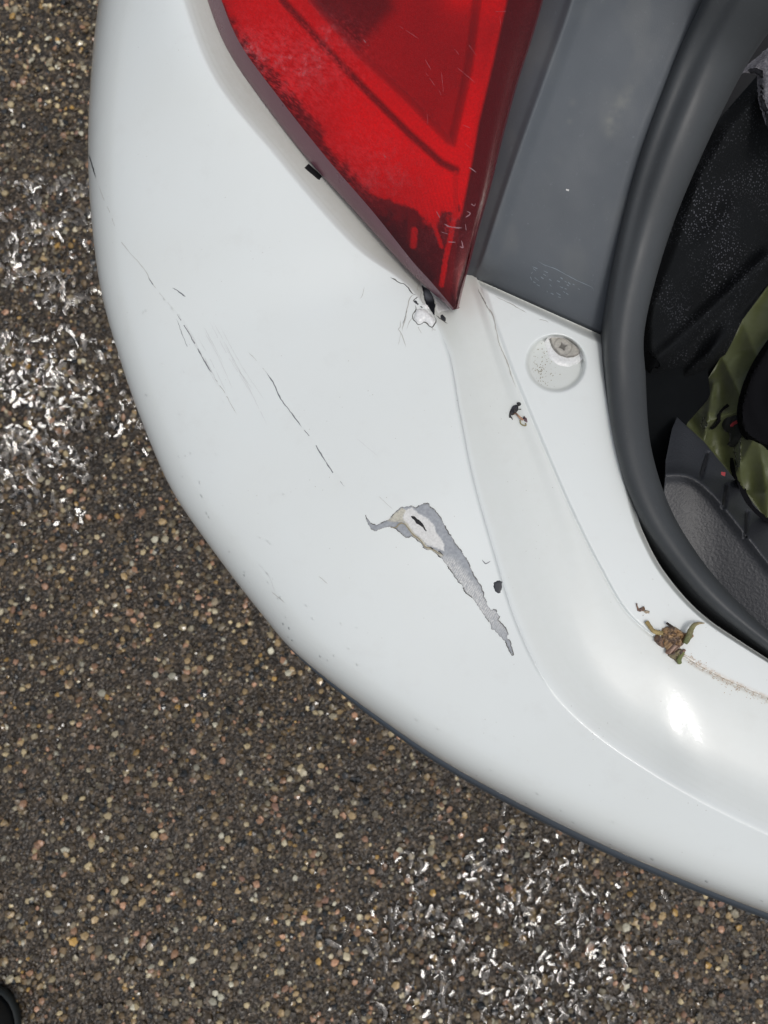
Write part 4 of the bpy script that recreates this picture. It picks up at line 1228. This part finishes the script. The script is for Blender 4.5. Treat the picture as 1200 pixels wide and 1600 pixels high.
own(bud, [
    lump('bud_head', Z5([(545, 500), (560, 465), (610, 440), (660, 435), (710, 445), (760, 480), (800, 510), (835, 520), (850, 560), (820, 620), (790, 660), (740, 700), (690, 705), (620, 700),
                         (600, 660), (570, 610), (545, 560)]), .0052, M_DRY, None, BR, 51),
    lump('petal', Z5([(470, 560), (490, 530), (520, 540), (550, 580), (560, 630), (580, 690), (560, 690), (520, 670), (480, 630), (465, 590)]), .0035, M_DRY, None, [(.20, .12, .075), (.09, .06, .05), (.30, .2, .14)], 57),
    lump('petal', Z5([(620, 660), (680, 640), (740, 655), (750, 690), (700, 710), (640, 705), (612, 690)]), .0058, M_DRY, None, [(.36, .23, .17), (.20, .11, .08), (.5, .36, .28)], 61),
    lump('petal', Z5([(625, 715), (700, 705), (770, 700), (800, 740), (790, 800), (775, 880), (745, 885), (710, 850), (690, 830), (650, 810), (625, 780)]), .0034, M_DRY, None, [(.20, .16, .09), (.10, .07, .06), (.38, .34, .18)], 63),
    tube('stalk', [(*Z5([(365, 385)])[0], .0012), (*Z5([(400, 440)])[0], .002), (*Z5([(440, 495)])[0], .0024), (*Z5([(500, 515)])[0], .0028), (*Z5([(545, 520)])[0], .003)], [.0013, .0012, .0012, .0014, .0012], M_DRY, None,
         colf=two((.34, .25, .10), (.36, .28, .12), 3)),
    tube('stalk', [(*Z5([(1045, 402)])[0], .001), (*Z5([(960, 405)])[0], .003), (*Z5([(890, 430)])[0], .005), (*Z5([(845, 490)])[0], .006), (*Z5([(820, 560)])[0], .006), (*Z5([(785, 640)])[0], .005)],
         [.0003, .0008, .0012, .0016, .0018, .0014], M_DRY, None, colf=two((.40, .32, .18), (.10, .13, .045), 4)),
    tube('stalk', [(*Z5([(800, 545)])[0], .004), (*Z5([(860, 555)])[0], .003), (*Z5([(905, 548)])[0], .0015)], [.0012, .0013, .0008], M_DRY, None, colf=two((.22, .12, .05), (.42, .24, .14), 5)),
    tube('stalk', [(*Z5([(595, 402)])[0], .002), (*Z5([(620, 425)])[0], .003), (*Z5([(650, 445)])[0], .004)], [.0007, .0008, .0006], M_DRY, None, colf=two((.02, .015, .012), (.06, .04, .03), 6)),
    tube('stalk', [(*Z5([(765, 770)])[0], .003), (*Z5([(735, 820)])[0], .003), (*Z5([(755, 870)])[0], .0015)], [.0010, .0014, .0012], M_DRY, None, colf=two((.22, .24, .08), (.13, .16, .06), 7)),
    tube('stalk', [(*Z5([(790, 735)])[0], .001), (*Z5([(822, 716)])[0], .001)], [.0008, .0008], M_DRY, None, colf=two((.24, .15, .1), (.2, .12, .09), 8)),
], inv)
l1, n1 = hit(1003, 953)
fl = empty('petal_scrap', l1); tag(fl, 'tiny brown and tan petal scrap just above the withered bud', 'plant debris')
own(fl, [
    lump('petal', Z5([(262, 240), (300, 225), (330, 215), (345, 235), (330, 260), (300, 275), (270, 262)]), .0010, M_DRY, None, [(.26, .15, .11), (.10, .06, .05), (.5, .36, .28)], 71),
    lump('petal', Z5([(345, 250), (375, 248), (412, 258), (410, 285), (370, 292), (345, 275)]), .0008, M_DRY, None, [(.42, .34, .24), (.16, .11, .08), (.5, .42, .32)], 73),
    tube('stalk', [(*Z5([(255, 170)])[0], .0006), (*Z5([(262, 205)])[0], .0006), (*Z5([(275, 240)])[0], .0005)], [.0004, .0004, .0005], M_DRY, None, colf=two((.12, .08, .06), (.3, .18, .12), 3)),
    tube('stalk', [(*Z5([(330, 210)])[0], .0009), (*Z5([(338, 235)])[0], .0011), (*Z5([(325, 262)])[0], .0009)], [.0005, .0007, .0005], M_DRY, None, colf=two((.10, .06, .03), (.2, .12, .07), 5)),
    lump('petal', Z5([(328, 305), (340, 300), (346, 315), (335, 322)]), .0005, M_DRY, None, [(.26, .12, .08), (.2, .1, .07), (.3, .2, .1)], 75),
], Matrix.Translation(-l1))
l2, n2_ = hit(808, 648)
ins = empty('dead_insect', l2); tag(ins, 'small dead black and brown insect stuck beside the ledge line below the screw', 'insect')
def Z8(pts): return [(780+x/20, 610+y/20) for x, y in pts]
DK = [(.035, .035, .045), (.010, .010, .013), (.12, .11, .10)]
own(ins, [
    lump('body', Z8([(290, 780), (320, 660), (380, 540), (450, 460), (540, 440), (600, 500), (600, 580), (570, 660), (520, 720), (430, 760), (360, 790), (400, 860), (450, 920), (430, 930), (370, 870), (300, 860)]), .0019, M_DRY, None, DK, 81),
    lump('head', Z8([(545, 400), (600, 360), (660, 375), (690, 430), (670, 480), (610, 500), (560, 470)]), .0020, M_DRY, None, [(.02, .02, .022), (.008, .008, .01), (.06, .06, .06)], 83),
    tube('leg', [(*Z8([(590, 520)])[0], .001), (*Z8([(600, 590)])[0], .0012), (*Z8([(690, 595)])[0], .0006)], [.0003, .0003, .00025], M_DRY, None, colf=two((.02, .02, .02), (.03, .03, .03))),
    tube('leg', [(*Z8([(540, 730)])[0], .001), (*Z8([(600, 800)])[0], .0012), (*Z8([(700, 890)])[0], .0012), (*Z8([(760, 930)])[0], .0008)], [.0005, .0006, .0008, .0005], M_DRY, None, colf=two((.5, .33, .2), (.42, .22, .15), 2)),
    tube('leg', [(*Z8([(400, 780)])[0], .001), (*Z8([(520, 740)])[0], .0016), (*Z8([(620, 820)])[0], .0013)], [.0004, .0005, .0004], M_DRY, None, colf=two((.06, .04, .03), (.25, .15, .1), 4)),
    lump('wing', Z8([(740, 860), (790, 790), (850, 860), (910, 1000), (915, 1030), (880, 1000), (850, 1000), (780, 960)]), .0013, M_DRY, None, [(.10, .05, .06), (.035, .02, .025), (.3, .2, .2)], 87),
    tube('leg', [(*Z8([(650, 930)])[0], .0006), (*Z8([(680, 1040)])[0], .0006), (*Z8([(750, 1090)])[0], .0006), (*Z8([(835, 1100)])[0], .0006), (*Z8([(830, 1030)])[0], .0006)], [.0004]*5, M_DRY, None, colf=two((.30, .27, .14), (.24, .2, .1), 5)),
], Matrix.Translation(-l2))

# water beads on the lower skin of the bumper
BV, BF = [], []
def bead(x, y, rx, ry, ang):
    loc, nor = hit(x, y)
    if loc is None: return
    i0 = len(BV); n = 8
    for ring, (k, h) in enumerate(((1, -.00005), (.7, .0002), (.0, .0003))):
        for j in range(n if ring < 2 else 1):
            a = 2*math.pi*j/n; u, v_ = math.cos(a)*rx*k, math.sin(a)*ry*k
            X = x+u*math.cos(ang)-v_*math.sin(ang); Y = y+u*math.sin(ang)+v_*math.cos(ang)
            l_, n_ = hit(X, Y)
            if l_ is None: l_, n_ = loc, nor
            BV.append((l_+n_*h)[:])
    for j in range(n):
        BF.append([i0+n+j, i0+n+(j+1) % n, i0+(j+1) % n, i0+j]); BF.append([i0+2*n, i0+n+(j+1) % n, i0+n+j])
for k in range(60):
    t_ = random.uniform(2.2, 13.5); v = abs(random.gauss(.05, .13))+.03
    i = np.argmin(abs(tt-t_)); v = min(v, .6)
    q = S_c[i]*(1-v)+K1_c[i]*v; g_ = S_c[min(i+2, NT-1)]-S_c[max(i-2, 0)]
    bead(q[0], q[1], random.uniform(1.2, 4.0), random.uniform(.7, 1.6), math.atan2(g_[1], g_[0])+random.gauss(0, .15))
M_BEAD = Mat('water_bead', (1, 1, 1), .0); _t = M_BEAD.t
_tr = _t.nodes.new('ShaderNodeBsdfTransparent'); _gl = _t.nodes.new('ShaderNodeBsdfGlossy'); _gl.inputs['Roughness'].default_value = .05
_fr = _t.nodes.new('ShaderNodeFresnel'); _fr.inputs['IOR'].default_value = 1.45; _mx = _t.nodes.new('ShaderNodeMixShader')
M_BEAD.l(_fr.outputs[0], _mx.inputs[0]); M_BEAD.l(_tr.outputs[0], _mx.inputs[1]); M_BEAD.l(_gl.outputs[0], _mx.inputs[2])
M_BEAD.l(_mx.outputs[0], _t.nodes['Material Output'].inputs['Surface'])
beads = mesh_from('water_drops', BV, BF, M_BEAD.m)
tag(beads, 'small clear water drops beaded along the lower edge of the white bumper', 'water drops', kind='stuff')

# dark shoe tip in the lower left corner
def shoe():
    px = [(-70, 1520), (0, 1542), (28, 1556), (44, 1578), (50, 1600), (48, 1660), (-70, 1700)]
    s0 = at_z(np.array([-10.]), np.array([1600.]), 0.0)[0]
    e = empty('shoe', s0)
    tag(e, 'black wet shoe toe poking in at the bottom left corner', 'shoe')
    # toe cap: squashed half ellipsoid pointing up the picture, sole slab under it
    n, m_ = 28, 16
    Vt = []
    for i in range(m_):
        ph = math.pi/2*i/(m_-1)
        for j in range(n):
            a = 2*math.pi*j/n
            rx, ry = .050, (.060 if math.sin(a) > 0 else .19)
            zz = .012+.050*math.sin(ph)*(1 if math.sin(a) > 0 else 1+.3*abs(math.sin(a)))
            k_ = math.cos(ph)**.7
            Vt.append((rx*math.cos(a)*k_, ry*math.sin(a)*k_, zz))
    Ft = [[i*n+j, i*n+(j+1) % n, (i+1)*n+(j+1) % n, (i+1)*n+j] for i in range(m_-1) for j in range(n)]
    mt = Mat('black_shoe_leather', (.008, .010, .011), .4)
    mt.bump(mt.noise(300, 4), .5, .001)
    mesh_from('upper', Vt, Ft, mt.m, e)
    Vb = []
    for z_, k_ in ((0, .97), (.004, 1.03), (.014, 1.04), (.016, .98)):
        for j in range(n):
            a = 2*math.pi*j/n; Vb.append((.053*math.cos(a)*k_, (.064 if math.sin(a) > 0 else .195)*math.sin(a)*k_, z_))
    Fb = [[i*n+j, i*n+(j+1) % n, (i+1)*n+(j+1) % n, (i+1)*n+j] for i in range(3) for j in range(n)]
    mesh_from('sole', Vb, Fb, Mat('black_rubber_sole', (.010, .014, .014), .6).m, e)
    e.location = (s0[0]-.016, s0[1]-.012, 0); e.rotation_euler.z = R(-20)
shoe()
